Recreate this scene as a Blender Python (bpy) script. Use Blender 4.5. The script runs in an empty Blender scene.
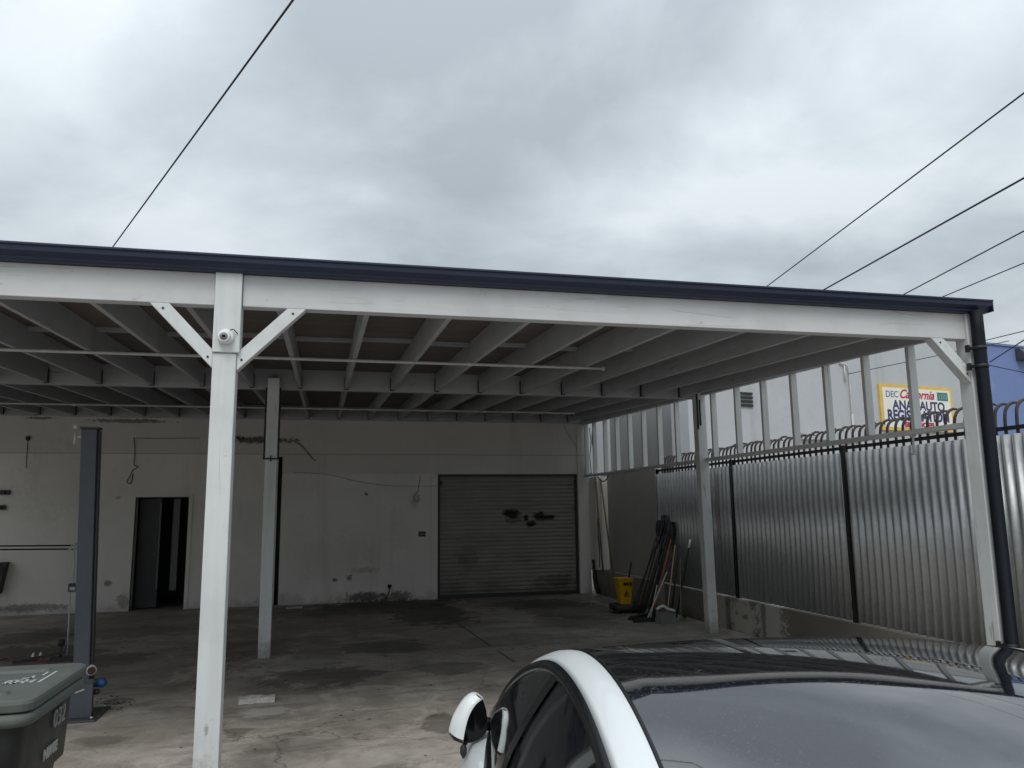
import bpy, bmesh, math, random
from mathutils import Vector, Matrix
random.seed(7)
R = math.radians
sc = bpy.context.scene
COL = sc.collection

# ------------------------------------------------------------------ camera
F_PX, YAW, PITCH, ROLL, EYE = 785.0, R(13.52), R(9.07), R(-0.69), 1.75
fw = Vector((math.sin(YAW)*math.cos(PITCH), math.cos(YAW)*math.cos(PITCH), math.sin(PITCH)))
rt0 = Vector((math.cos(YAW), -math.sin(YAW), 0)); up0 = rt0.cross(fw)
rt = rt0*math.cos(ROLL) + up0*math.sin(ROLL)
up = -rt0*math.sin(ROLL) + up0*math.cos(ROLL)
cam_d = bpy.data.cameras.new('camera'); cam = bpy.data.objects.new('camera', cam_d); COL.objects.link(cam)
cam.matrix_world = Matrix(((rt.x, up.x, -fw.x, 0), (rt.y, up.y, -fw.y, 0), (rt.z, up.z, -fw.z, EYE), (0, 0, 0, 1)))
cam_d.sensor_width = 36; cam_d.lens = 36*F_PX/1024; cam_d.clip_start = .05; cam_d.clip_end = 2000
sc.camera = cam

def at(x, y, axis, val):
    """surveyed point: where the sight line through photo point (x, y) meets the plane axis = val"""
    d = rt*((x-512)/F_PX) + up*((384-y)/F_PX) + fw
    o = Vector((0, 0, EYE)); return o + d*((val-o[axis])/d[axis])
def gnd(x, y): return at(x, y, 2, 0)

# ------------------------------------------------------------------ materials
class N:
    def __init__(s, name):
        s.m = bpy.data.materials.new(name); s.m.use_nodes = True
        s.t = s.m.node_tree; s.t.nodes.clear()
        s.out = s.n('ShaderNodeOutputMaterial'); s.b = s.n('ShaderNodeBsdfPrincipled')
        s.l(s.b.outputs[0], s.out.inputs[0])
        s.pos = s.n('ShaderNodeNewGeometry').outputs['Position']
    def n(s, t, **k):
        x = s.t.nodes.new(t)
        for a, v in k.items(): setattr(x, a, v)
        return x
    def l(s, a, b): s.t.links.new(a, b)
    def put(s, sock, v):
        if isinstance(v, bpy.types.NodeSocket): s.l(v, sock)
        elif isinstance(v, (tuple, list)) and len(v) == 3 and sock.type == 'RGBA': sock.default_value = (*v, 1)
        else: sock.default_value = v
    def math(s, op, a, b=0.0, c=None, clamp=False):
        x = s.n('ShaderNodeMath', operation=op, use_clamp=clamp); s.put(x.inputs[0], a); s.put(x.inputs[1], b)
        if c is not None: s.put(x.inputs[2], c)
        return x.outputs[0]
    def vm(s, op, a, b=(0, 0, 0)):
        x = s.n('ShaderNodeVectorMath', operation=op); s.put(x.inputs[0], a); s.put(x.inputs[1], b)
        return x.outputs['Value'] if op in ('LENGTH', 'DOT_PRODUCT', 'DISTANCE') else x.outputs[0]
    def noise(s, scale, detail=4, rough=.55, dist=0, stretch=(1, 1, 1), vec=None, color=False):
        v = vec or s.pos
        if stretch != (1, 1, 1): v = s.vm('MULTIPLY', v, stretch)
        x = s.n('ShaderNodeTexNoise'); s.l(v, x.inputs['Vector'])
        x.inputs['Scale'].default_value = scale; x.inputs['Detail'].default_value = detail
        x.inputs['Roughness'].default_value = rough; x.inputs['Distortion'].default_value = dist
        return x.outputs['Color' if color else 'Fac']
    def ramp(s, v, *stops):
        x = s.n('ShaderNodeValToRGB'); s.l(v, x.inputs[0]); e = x.color_ramp.elements
        for i, (p, c) in enumerate(stops):
            el = e[i] if i < 2 else e.new(p)
            el.position = p; el.color = (*c, 1) if isinstance(c, (tuple, list)) else (c, c, c, 1)
        return x.outputs[0]
    def mrange(s, v, a, b, lo=0., hi=1.):
        x = s.n('ShaderNodeMapRange'); x.interpolation_type = 'SMOOTHSTEP'
        s.put(x.inputs[0], v); 
        for i, q in enumerate((a, b, lo, hi)): s.put(x.inputs[i+1], q)
        return x.outputs[0]
    def mix(s, f, a, b, mode='MIX'):
        x = s.n('ShaderNodeMix', data_type='RGBA', blend_type=mode); s.put(x.inputs[0], f)
        s.put(x.inputs[6], a); s.put(x.inputs[7], b); return x.outputs[2]
    def bump(s, h, strength=.3, dist=.01):
        x = s.n('ShaderNodeBump'); x.inputs['Strength'].default_value = strength; x.inputs['Distance'].default_value = dist
        s.l(h, x.inputs['Height']); s.l(x.outputs[0], s.b.inputs['Normal'])
    def set(s, **k):
        for a, v in k.items(): s.put(s.b.inputs[a.replace('_', ' ')], v)
        return s.m
    def blob(s, c, r, wob):
        """1 inside an uneven blotch with centre c and radii r"""
        d = s.vm('MULTIPLY', s.vm('SUBTRACT', s.pos, c), tuple(1/q for q in r))
        return s.math('ADD', s.vm('LENGTH', d), s.math('MULTIPLY', s.math('SUBTRACT', wob, .5), 1.5))

def sock3(c, k): return tuple(max(0, x*k) for x in c)
def plain(name, c, rough=.5, metal=0, var=.12, scale=6, bump=0, coat=0, ior=1.5, stretch=(1, 1, 1), rvar=0.08):
    n = N(name); f = n.noise(scale, 5, .6, stretch=stretch)
    col = n.ramp(f, (.25, sock3(c, 1-var)), (.75, sock3(c, 1+var)))
    rg = n.ramp(f, (.3, rough-rvar), (.7, min(1, rough+rvar)))
    if bump: n.bump(n.noise(scale*12, 3, stretch=stretch), bump, .004)
    n.set(Base_Color=col, Roughness=rg, Metallic=metal, IOR=ior, Coat_Weight=coat, Coat_Roughness=.04)
    return n.m
def wood(name, st, c=(.63, .65, .65), dirt=.5):
    """brushed white paint over timber with long grain, hairline cracks, knots and scuffs"""
    n = N(name)
    g = n.noise(14, 5, .6, .4, st); g2 = n.noise(2.2, 4, .6)
    col = n.ramp(g, (.25, sock3(c, .90)), (.6, c), (.8, sock3(c, 1.04)))
    col = n.mix(n.mrange(g2, .44, .66, 0, .30), col, sock3(c, .68), 'MIX')
    crack = n.noise(9, 2, .5, .2, tuple(q*1.0 for q in st))
    line = n.mrange(n.math('ABSOLUTE', n.math('SUBTRACT', crack, .5)), 0, .012, 1, 0)
    line = n.math('MULTIPLY', line, n.mrange(n.noise(1.7, 2), .50, .64))
    knots = n.n('ShaderNodeTexVoronoi'); n.l(n.vm('MULTIPLY', n.pos, tuple(.35 if q < .5 else 1 for q in st)), knots.inputs['Vector'])
    knots.inputs['Scale'].default_value = 3.1
    kd = n.mrange(n.math('ADD', knots.outputs['Distance'], n.math('MULTIPLY', n.noise(40, 3), .05)), .055, .085, 1, 0)
    scuff = n.math('MAXIMUM', n.mrange(n.noise(11, 4, .7, .5), .66, .74), n.mrange(n.noise(34, 3, .6, .4), .70, .76))
    d = n.math('MAXIMUM', n.math('MAXIMUM', n.math('MULTIPLY', line, .55), n.math('MULTIPLY', kd, .6)), n.math('MULTIPLY', scuff, .35*dirt*2))
    col = n.mix(d, col, (.16, .15, .135))
    zz = n.n('ShaderNodeSeparateXYZ'); n.l(n.pos, zz.inputs[0])
    foot = n.mrange(n.math('ADD', zz.outputs['Z'], n.math('MULTIPLY', n.math('SUBTRACT', n.noise(7, 5, .7), .5), -.7)), 0, .30, .65, 0)
    col = n.mix(foot, col, (.20, .18, .155))
    n.bump(n.math('ADD', n.math('MULTIPLY', g, .6), n.math('MULTIPLY', line, -.8)), .35, .006)
    return n.set(Base_Color=col, Roughness=.62)

W_Z = wood('white painted post timber', (1, 1, .05))
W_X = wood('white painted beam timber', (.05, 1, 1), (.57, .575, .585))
W_Y = wood('shade toned white rafter timber', (1, .05, 1), (.40, .405, .43))  # white paint, darkened to carry the shade under the roof
W_Xd = wood('shade toned white inner beam timber', (.05, 1, 1), (.40, .405, .43))  # beam white with the under-roof dimness put into its colour
W_S = wood('white painted side rail timber', (1, .05, 1))
W_D = wood('white painted brace timber', (1, 1, .4))
DECK = plain('dark roof boards', (.15, .125, .122), .8, var=.3, scale=5, stretch=(.15, 2.5, 1), bump=.2)
NAVY = plain('navy gutter paint', (.011, .019, .048), .42, var=.25, scale=3, stretch=(.2, 1, 1))
NAVY2 = plain('dark downspout paint', (.006, .008, .013), .65, ior=1.3, var=.3, scale=4)
BLACK = plain('black iron', (.012, .012, .013), .55, var=.5, scale=9)
RUST = plain('weathered black iron', (.035, .026, .024), .6, var=.6, scale=14)
RUBBER = plain('black rubber', (.012, .012, .012), .75)
STEEL = plain('dull steel', (.42, .42, .42), .42, metal=.9, scale=20)
PIPE = plain('pale painted pipe', (.50, .50, .50), .5, var=.15, scale=8)
LIFT = plain('grey blue lift paint', (.060, .069, .086), .42, var=.2, scale=7)
LIFTD = plain('dark grey steel plate', (.045, .047, .052), .5, var=.3)
YEL = plain('yellow plastic', (.62, .36, .012), .42, var=.12)
ORANGE = plain('orange varnished handle', (.42, .11, .03), .5)
PALEWOOD = plain('bare pale wood', (.42, .33, .22), .6, stretch=(1, 1, .1), scale=30)
DULLYEL = plain('dull yellow pole paint', (.15, .125, .045), .55, var=.25)
DKGREY = plain('dark grey plastic', (.03, .03, .032), .55)
GREYG = plain('grey green plastic', (.16, .18, .165), .55)
WHITEP = plain('white plastic', (.72, .73, .73), .4, var=.05)
BLUEP = plain('blue plastic', (.018, .065, .20), .55)
STRING = plain('grimy mop strings', (.045, .043, .05), .95, var=.5, scale=40)
LID = plain('grey green bin plastic', (.074, .084, .076), .68, var=.12, scale=9, bump=.1)
BIN = plain('black bin plastic', (.008, .0085, .009), .55, var=.3, scale=9, bump=.15)
STAMP = plain('white stamped marking', (.33, .34, .33), .7, var=.35, scale=60)
STAMPG = plain('worn grey marking', (.22, .22, .22), .7, var=.35, scale=60)
CARW = plain('white car paint', (.66, .69, .69), .3, var=.015, scale=1, coat=.5, rvar=.02)
def car_glass():
    n = N('dusty tinted car glass'); a = n.noise(190, 2, .6); b = n.noise(1.6, 4, .6); c = n.noise(55, 3, .6)
    d = n.math('MULTIPLY', n.mrange(a, .56, .70), n.mrange(b, .40, .62, .25, 1)); d = n.math('MAXIMUM', d, n.mrange(c, .68, .74, 0, .8))
    col = n.mix(d, (.007, .008, .010), (.050, .049, .047))
    return n.set(Base_Color=col, Roughness=n.math('MULTIPLY_ADD', d, .20, .03), IOR=2.5)
GLASS = car_glass()
SGLASS = plain('dark side window glass', (.008, .009, .011), .04, var=.1, ior=1.5, rvar=.01)
TRIM = plain('black car trim', (.006, .006, .007), .25, rvar=.05, ior=1.3)
RIM = plain('grey alloy', (.22, .22, .23), .3, metal=.9)
REDL = plain('red lamp lens', (.30, .012, .012), .2)
CLEARL = plain('clear lamp lens', (.55, .57, .6), .12)
CABLE = plain('black cable', (.010, .010, .011), .6)
GREYC = plain('grey cable', (.16, .16, .16), .6)
PATCH = plain('crumbling mortar', (.46, .45, .42), .9, var=.3, scale=30, bump=.5)
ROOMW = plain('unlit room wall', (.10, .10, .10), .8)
DOORP = plain('dark door paint', (.035, .035, .038), .5)
LOUV = plain('black louvre', (.018, .018, .02), .6)

def concrete():
    n = N('stained yard concrete')
    big = n.noise(.55, 5, .6, .6); mid = n.noise(2.6, 9, .70, .7); fine = n.noise(34, 6, .7)
    col = n.ramp(mid, (.32, (.195, .174, .147)), (.49, (.345, .315, .275)), (.68, (.485, .453, .405)))
    col = n.mix(n.mrange(big, .36, .64, 0, .55), col, (.22, .20, .17))
    col = n.mix(n.mrange(fine, .42, .62, 0, .38), col, n.mix(n.mrange(big, .4, .6), (.50, .46, .40), (.20, .175, .145)))
    streak = n.noise(1.5, 8, .72, .6, (.45, 1.8, 1))
    col = n.mix(n.mrange(streak, .50, .63, 0, .55), col, (.165, .147, .125))
    pale = n.noise(1.0, 9, .74, .9)
    col = n.mix(n.mrange(pale, .53, .66, 0, .65), col, n.mix(fine, (.42, .385, .33), (.62, .58, .51)))
    # the slab turns darker and browner towards the back
    y = n.n('ShaderNodeSeparateXYZ'); n.l(n.pos, y.inputs[0])
    dulled = n.math('MULTIPLY', n.mrange(n.math('ADD', y.outputs['Y'], n.math('MULTIPLY', n.noise(.5, 4), 4)), 11.5, 17, 0, .22), 1)
    col = n.mix(dulled, col, (.14, .122, .10))
    spots_ = n.math('MULTIPLY', n.mrange(n.noise(13, 5, .7, .5), .655, .70), n.mrange(n.noise(.9, 3), .42, .6))
    col = n.mix(n.math('MULTIPLY', spots_, .8), col, (.05, .045, .04))
    chips = n.mrange(n.noise(27, 4, .7, .4), .66, .71)
    col = n.mix(n.math('MULTIPLY', chips, .6), col, (.60, .57, .52))
    wob = n.math('MULTIPLY_ADD', n.math('SUBTRACT', n.noise(3.6, 9, .72, .8), .5), 1.7, .5)
    stains = [  # (photo point, half width, half height) of each stain on the slab, strength
        (322, 677, 52, 8, .75), (385, 648, 42, 6, .8), (432, 615, 36, 9, .95), (392, 604, 60, 6, .9), (350, 610, 46, 5, .55),
        (452, 668, 36, 5, .6), (440, 724, 20, 8, .75), (34, 637, 34, 6, .8), (20, 653, 70, 5, .85), (112, 660, 34, 5, .6),
        (237, 734, 12, 5, .6), (120, 633, 60, 5, .5), (570, 610, 44, 9, .7), (300, 612, 40, 5, .5), (525, 640, 60, 5, .35),
        (98, 741, 22, 4, .5), (118, 701, 14, 3, .7), (280, 690, 60, 6, .3), (540, 604, 50, 4, .8), (575, 622, 40, 5, .55), (700, 648, 60, 6, .5),
        (255, 650, 34, 10, .5), (320, 655, 22, 16, .4), (360, 720, 60, 8, .25), (300, 745, 40, 6, .35)]
    for x, yy, hw, hh, s in stains:
        c = gnd(x, yy); a, b = gnd(x-hw, yy), gnd(x+hw, yy); p, q = gnd(x, yy-hh), gnd(x, yy+hh)
        m = n.mrange(n.blob((c.x, (p.y+q.y)/2, 0), ((b-a).length/2*1.25, (p-q).length/2*1.35, 5), wob), .70, 1.0, s*.78, 0)
        col = n.mix(m, col, (.040, .036, .031))
    for x, yy, hw, hh, s in [(268, 712, 30, 5, .8), (360, 655, 24, 2.5, .4), (315, 662, 24, 3, .5), (520, 650, 60, 5, .3), (400, 755, 60, 8, .35), (130, 752, 50, 8, .35)]:
        c = gnd(x, yy); a, b = gnd(x-hw, yy), gnd(x+hw, yy); p, q = gnd(x, yy-hh), gnd(x, yy+hh)
        m = n.mrange(n.blob((c.x, (p.y+q.y)/2, 0), ((b-a).length/2, (p-q).length/2, 5), wob), .6, 1.05, s, 0)
        col = n.mix(m, col, (.44, .42, .38))
    m = n.mrange(n.blob((.9, 15.55, 0), (1.6, .42, 5), wob), .5, 1.0, .6, 0)
    col = n.mix(m, col, (.050, .056, .026))
    # slab joints
    for (a, b, w) in [((441, 612), (517, 664), .020), ((0, 622), (430, 622), .012)]:
        A, B = gnd(*a), gnd(*b); nr = Vector((-(B-A).y, (B-A).x, 0)).normalized()
        d = n.math('ABSOLUTE', n.math('ADD', n.math('SUBTRACT', n.vm('DOT_PRODUCT', n.pos, tuple(nr)), nr.dot(A)), n.math('MULTIPLY', n.math('SUBTRACT', mid, .5), .05)))
        along = n.math('ABSOLUTE', n.math('DIVIDE', n.vm('DOT_PRODUCT', n.vm('SUBTRACT', n.pos, tuple((A+B)/2)), tuple((B-A).normalized())), (B-A).length/2))
        d = n.math('ADD', d, n.mrange(along, .95, 1.0, 0, 1))
        col = n.mix(n.math('MULTIPLY', n.mrange(d, w*.4, w, .85, 0), n.mrange(n.noise(1.3, 3), .36, .5)), col, (.03, .027, .024))
    cr = n.n('ShaderNodeTexVoronoi', feature='DISTANCE_TO_EDGE'); cr.inputs['Scale'].default_value = .42
    n.l(n.vm('ADD', n.pos, n.vm('MULTIPLY', n.noise(2.4, 5, .6, color=True), (.7, .7, .7))), cr.inputs['Vector'])
    ck = n.math('MULTIPLY', n.mrange(cr.outputs['Distance'], .002, .007, 1, 0), n.mrange(big, .40, .50))
    col = n.mix(n.math('MULTIPLY', ck, .5), col, (.05, .045, .04))
    n.bump(n.math('ADD', n.math('MULTIPLY', fine, .35), n.math('ADD', mid, n.math('MULTIPLY', ck, -.6))), .45, .02)
    return n.set(Base_Color=col, Roughness=n.ramp(mid, (.3, .62), (.7, .88)))

def stucco(name, c, spots=(), foot=0.0, seam=None, var=.10, foot_h=.35, upper=None):
    """painted render: patchy, drips, a grimy foot; spots = (centre, radii, strength, colour)"""
    n = N(name)
    a = n.noise(.8, 5, .6, .4); b = n.noise(7, 5, .65); d = n.noise(2.4, 4, .6, .2, (1, 1, .12))
    col = n.ramp(a, (.3, sock3(c, 1-var)), (.7, sock3(c, 1+var*.6)))
    col = n.mix(n.mrange(b, .5, .75, 0, .22), col, sock3(c, .72))
    col = n.mix(n.mrange(d, .54, .72, 0, .28), col, sock3((c[0], c[1]*.95, c[2]*.88), .62))
    z = n.n('ShaderNodeSeparateXYZ'); n.l(n.pos, z.inputs[0])
    if foot:
        h = n.math('ADD', z.outputs['Z'], n.math('MULTIPLY', n.math('SUBTRACT', n.noise(3.2, 6, .75, .5), .5), -.9))
        col = n.mix(n.mrange(h, 0, foot_h, foot, 0), col, (.06, .055, .045))
    if upper:   # upper-wall shade painted into the colour, stepping up left of the joint
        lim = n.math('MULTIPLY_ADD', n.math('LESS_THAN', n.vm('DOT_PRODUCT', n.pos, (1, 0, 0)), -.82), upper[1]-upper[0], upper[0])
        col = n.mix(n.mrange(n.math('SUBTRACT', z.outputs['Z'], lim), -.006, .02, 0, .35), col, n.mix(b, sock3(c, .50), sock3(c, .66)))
    wob = n.math('MULTIPLY_ADD', n.math('SUBTRACT', n.noise(11, 7, .75, .8), .5), 1.8, .5)
    for cc, rr, s, k in spots:
        col = n.mix(n.mrange(n.blob(cc, rr, wob), .5, 1.05, s*.85, 0), col, k)
    if seam is not None:
        col = n.mix(n.mrange(n.math('ABSOLUTE', n.math('SUBTRACT', z.outputs['Z'], seam)), .004, .016, .55, 0), col, sock3(c, .3))
    n.bump(n.math('ADD', n.math('MULTIPLY', b, .5), n.noise(60, 3)), .3, .004)
    return n.set(Base_Color=col, Roughness=.85)

def galvanised():
    n = N('galvanised corrugated steel')
    v = n.n('ShaderNodeTexVoronoi'); v.inputs['Scale'].default_value = 26; n.l(n.pos, v.inputs['Vector'])
    sp = n.ramp(v.outputs['Color'], (0, .45), (1, .52))
    st = n.noise(2.2, 5, .6, .2, (1, 1, .1))
    col = n.mix(n.mrange(st, .45, .7, 0, .25), n.mix(1, sp, (.90, .93, .95), 'MULTIPLY'), (.27, .30, .32))
    rust = n.math('MULTIPLY', n.mrange(n.noise(7, 5, .65, .2, (1, 1, .07)), .60, .70), n.mrange(n.noise(1.1, 3), .44, .62))
    col = n.mix(n.math('MULTIPLY', rust, .55), col, (.17, .115, .075))
    n.bump(n.noise(1.4, 3, .5), .35, .05)
    scr = n.mrange(n.noise(16, 3, .6, .3, (1, 1, .18)), .715, .76)
    col = n.mix(n.math('MULTIPLY', scr, .7), col, (.62, .64, .65))
    return n.set(Base_Color=col, Roughness=n.ramp(n.noise(5, 4), (.3, .40), (.7, .50)), Metallic=.74)

# ------------------------------------------------------------------ mesh builder
class MB:
    def __init__(s): s.v = []; s.f = []; s.mi = []; s.sm = []
    def add(s, vs, fs, m=0, smooth=False):
        o = len(s.v); s.v += [tuple(v) for v in vs]
        for f in fs: s.f.append([o+i for i in f]); s.mi.append(m); s.sm.append(smooth)
        return s
    def box(s, x0, x1, y0, y1, z0, z1, m=0):
        vs = [(x, y, z) for z in (z0, z1) for y in (y0, y1) for x in (x0, x1)]
        return s.add(vs, [(0, 2, 3, 1), (4, 5, 7, 6), (0, 1, 5, 4), (1, 3, 7, 5), (3, 2, 6, 7), (2, 0, 4, 6)], m)
    def bar(s, a, b, w, h, upv=(0, 0, 1), m=0, roll=0):
        a, b = Vector(a), Vector(b); d = (b-a).normalized(); u = Vector(upv)
        if abs(d.dot(u)) > .98: u = Vector((0, 1, 0))
        x = d.cross(u).normalized(); y = x.cross(d)
        vs = [p + x*(i*w/2) + y*(j*h/2) for p in (a, b) for (i, j) in ((-1, -1), (1, -1), (1, 1), (-1, 1))]
        return s.add(vs, [(0, 1, 2, 3), (7, 6, 5, 4), (0, 4, 5, 1), (1, 5, 6, 2), (2, 6, 7, 3), (3, 7, 4, 0)], m)
    def tube(s, pts, r, n=8, m=0, cap=True):
        pts = [Vector(p) for p in pts]; k = len(pts); rs = r if isinstance(r, (list, tuple)) else [r]*k
        vs = []; px = None
        for i, p in enumerate(pts):
            d = (pts[min(i+1, k-1)]-pts[max(i-1, 0)]).normalized()
            if px is None:
                u = Vector((0, 0, 1)) if abs(d.z) < .9 else Vector((1, 0, 0)); px = d.cross(u).normalized()
            px = (px - d*px.dot(d)).normalized(); py = d.cross(px)
            vs += [p + (px*math.cos(2*math.pi*j/n) + py*math.sin(2*math.pi*j/n))*rs[i] for j in range(n)]
        fs = [(i*n+j, i*n+(j+1) % n, (i+1)*n+(j+1) % n, (i+1)*n+j) for i in range(k-1) for j in range(n)]
        s.add(vs, fs, m, True)
        if cap: s.add([vs[j] for j in range(n)], [tuple(range(n-1, -1, -1))], m); s.add([vs[(k-1)*n+j] for j in range(n)], [tuple(range(n))], m)
        return s
    def prism(s, poly, axis, a, b, m=0):
        """poly in the two other axes, extruded a..b along axis"""
        def P(u, v, w): return {0: (w, u, v), 1: (u, w, v), 2: (u, v, w)}[axis]
        k = len(poly); vs = [P(u, v, a) for u, v in poly] + [P(u, v, b) for u, v in poly]
        return s.add(vs, [tuple(range(k)), tuple(range(2*k-1, k-1, -1))] + [(i, i+k, (i+1) % k+k, (i+1) % k) for i in range(k)], m)
    def grid(s, rows, m=0, smooth=True, close=False):
        k = len(rows[0]); vs = [p for r in rows for p in r]; c = k if close else k-1
        return s.add(vs, [(i*k+j, i*k+(j+1) % k, (i+1)*k+(j+1) % k, (i+1)*k+j) for i in range(len(rows)-1) for j in range(c)], m, smooth)
    def build(s, name, mats, parent=None, bevel=0, subsurf=0, solid=0, fix=True):
        me = bpy.data.meshes.new(name); r = root_of(parent) if parent else None
        off = r['_o'] if r is not None and '_o' in r.keys() else (0, 0, 0)
        me.from_pydata([(x-off[0], y-off[1], z-off[2]) for x, y, z in s.v], [], s.f)
        for m in (mats if isinstance(mats, (list, tuple)) else [mats]): me.materials.append(m)
        for p, mi, sm in zip(me.polygons, s.mi, s.sm): p.material_index = mi; p.use_smooth = sm
        if fix:
            bm = bmesh.new(); bm.from_mesh(me); bmesh.ops.remove_doubles(bm, verts=bm.verts, dist=1e-5)
            bmesh.ops.recalc_face_normals(bm, faces=bm.faces); bm.to_mesh(me); bm.free()
        o = bpy.data.objects.new(name, me); COL.objects.link(o)
        if parent: o.parent = parent
        if solid: q = o.modifiers.new('thickness', 'SOLIDIFY'); q.thickness = solid; q.offset = -1
        if bevel:
            q = o.modifiers.new('bevel', 'BEVEL'); q.width = bevel; q.segments = 2; q.limit_method = 'ANGLE'; q.angle_limit = R(40)
        if subsurf: q = o.modifiers.new('smooth', 'SUBSURF'); q.levels = q.render_levels = subsurf
        return o
def root_of(o):
    while o.parent: o = o.parent
    return o
def tag(o, label=None, cat=None, group=None, kind=None):
    for k, v in (('label', label), ('category', cat), ('group', group), ('kind', kind)):
        if v: o[k] = v
    return o
def thing(name, label, cat, loc, group=None):
    """an Empty at the thing's base; parts are given in world coordinates and shifted into it"""
    o = bpy.data.objects.new(name, None); COL.objects.link(o); o.location = loc; o['_o'] = tuple(loc); o.empty_display_size = .2
    return tag(o, label, cat, group)
def single(mb, name, mats, label, cat, loc, group=None, **k):
    """a thing that is one mesh, with its origin at loc"""
    mb.v = [(x-loc[0], y-loc[1], z-loc[2]) for x, y, z in mb.v]
    o = mb.build(name, mats, **k); o.location = loc
    return tag(o, label, cat, group)
def sag(a, b, drop, n=16):
    a, b = Vector(a), Vector(b)
    return [a.lerp(b, i/n) - Vector((0, 0, drop*4*(i/n)*(1-i/n))) for i in range(n+1)]
def smooth_path(pts, n=6):
    pts = [Vector(p) for p in pts]; out = []
    for i in range(len(pts)-1):
        p0, p1, p2, p3 = pts[max(i-1, 0)], pts[i], pts[i+1], pts[min(i+2, len(pts)-1)]
        for k in range(n):
            t = k/n; out.append(.5*((2*p1) + (p2-p0)*t + (2*p0-5*p1+4*p2-p3)*t*t + (-p0+3*p1-3*p2+p3)*t**3))
    return out + [pts[-1]]
def text(s, size, mat, parent, mtx, name='lettering', shear=0, bold=0, sx=1, align='CENTER'):
    cu = bpy.data.curves.new('t', 'FONT'); cu.body = s; cu.size = size; cu.shear = shear; cu.offset = bold; cu.extrude = .002; cu.align_x = align
    t = bpy.data.objects.new('t', cu); COL.objects.link(t)
    dg = bpy.context.evaluated_depsgraph_get(); me = bpy.data.meshes.new_from_object(t.evaluated_get(dg))
    bpy.data.objects.remove(t); bpy.data.curves.remove(cu)
    me.transform(Matrix.Diagonal((sx, 1, 1, 1))); me.transform(mtx)
    r = root_of(parent)
    if '_o' in r.keys(): me.transform(Matrix.Translation(-Vector(r['_o'])))
    me.materials.clear(); me.materials.append(mat)
    o = bpy.data.objects.new(name, me); COL.objects.link(o); o.parent = parent
    return o
def frame(o, x, y):
    x, y = Vector(x).normalized(), Vector(y).normalized(); z = x.cross(y)
    return Matrix(((x.x, y.x, z.x, o[0]), (x.y, y.y, z.y, o[1]), (x.z, y.z, z.z, o[2]), (0, 0, 0, 1)))

# ------------------------------------------------------------------ ground
m = MB()
n_ = 30
m.grid([[(-150+300*i/n_, -150+300*j/n_, 0) for i in range(n_+1)] for j in range(n_+1)], smooth=False)
g = m.build('ground', concrete()); tag(g, 'stained grey concrete yard slab', 'ground', kind='structure')

# ------------------------------------------------------------------ carport
YF, YM, YB = 5.5, 10.5, 16.0
def zr(y): return 3.13 + .0425*(y-YF)          # underside of the rafters
XL, XR = -7.6, 5.42
cp = thing('carport', 'white timber carport with a navy gutter over the concrete yard', 'carport', (-.65, 5.5, 0))
def post(x0, x1, y0, y1, z1, label=None, lean=0):
    q = MB(); q.box(x0, x1, y0, y1, 0, z1)
    if lean: q.v = [(x+lean*(1-z/z1), y, z) for x, y, z in q.v]
    o = q.build('post', W_Z, cp, bevel=.006)
    if label: o['label'] = label
    return o
pl_ = post(-.735, -.585, 5.43, 5.58, 2.80, 'front white post carrying the small security camera', lean=.0)
MB().box(-.738, -.566, 5.415, 5.585, 2.803, 3.352).build('sleeve_board', W_Z, pl_, bevel=.006)
pr = post(5.285, 5.415, 5.43, 5.57, 3.352, 'front white post beside the dark downspout')
pm = post(-.72, -.575, 10.35, 10.495, 3.45, 'inner white post with a black strap')
q = MB(); q.box(-.745, -.722, 10.37, 10.47, 2.42, 3.33); q.box(-.573, -.556, 10.37, 10.47, 2.42, 3.33)
q.box(-.746, -.55, 10.335, 10.348, 2.405, 2.425); q.box(-.655, -.64, 10.318, 10.334, 2.375, 2.455); q.build('strap', BLACK, pm)
pn = post(5.27, 5.41, 10.42, 10.56, 3.45, 'inner white post standing by the corrugated fence', lean=.03)
q = MB(); q.box(5.262, 5.286, 10.40, 10.418, 2.86, 3.42); q.tube([(5.31, 10.40, 2.92), (5.31, 10.40, 3.3)], .012); q.build('bracket', BLACK, pn)
post(-7.4, -7.25, 5.43, 5.58, 3.352); post(-7.4, -7.25, 10.42, 10.57, 3.45)
q = MB(); q.box(XL, -.741, 5.45, 5.55, 3.13, 3.352); fb = q.build('front_beam', W_X, cp, bevel=.005)
q = MB(); q.box(-.563, 5.282, 5.45, 5.55, 3.13, 3.352); q.build('front_beam', W_X, cp, bevel=.005)
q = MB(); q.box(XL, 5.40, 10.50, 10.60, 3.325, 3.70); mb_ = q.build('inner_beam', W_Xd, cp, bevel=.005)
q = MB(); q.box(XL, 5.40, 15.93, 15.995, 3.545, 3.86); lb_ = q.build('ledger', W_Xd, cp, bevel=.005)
def rafter(x, ya, yb):
    q = MB(); h = .245; w = .021
    vs = [(xx, y, zr(y)+dz) for y in (ya, yb) for dz in (0, h) for xx in (x-w, x+w)]
    q.add(vs, [(0, 1, 3, 2), (4, 6, 7, 5), (0, 4, 5, 1), (1, 5, 7, 3), (3, 7, 6, 2), (2, 6, 4, 0)])
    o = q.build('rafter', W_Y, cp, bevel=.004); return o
def hanger(x, y):
    q = MB(); z = zr(y) - .004; w = .026
    for s in (-1, 1): q.box(x+s*w-.002, x+s*w+.002, y-.06, y-.002, z, z+.17)
    q.box(x-w-.002, x+w+.002, y-.06, y-.002, z-.004, z); 
    return q
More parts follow.
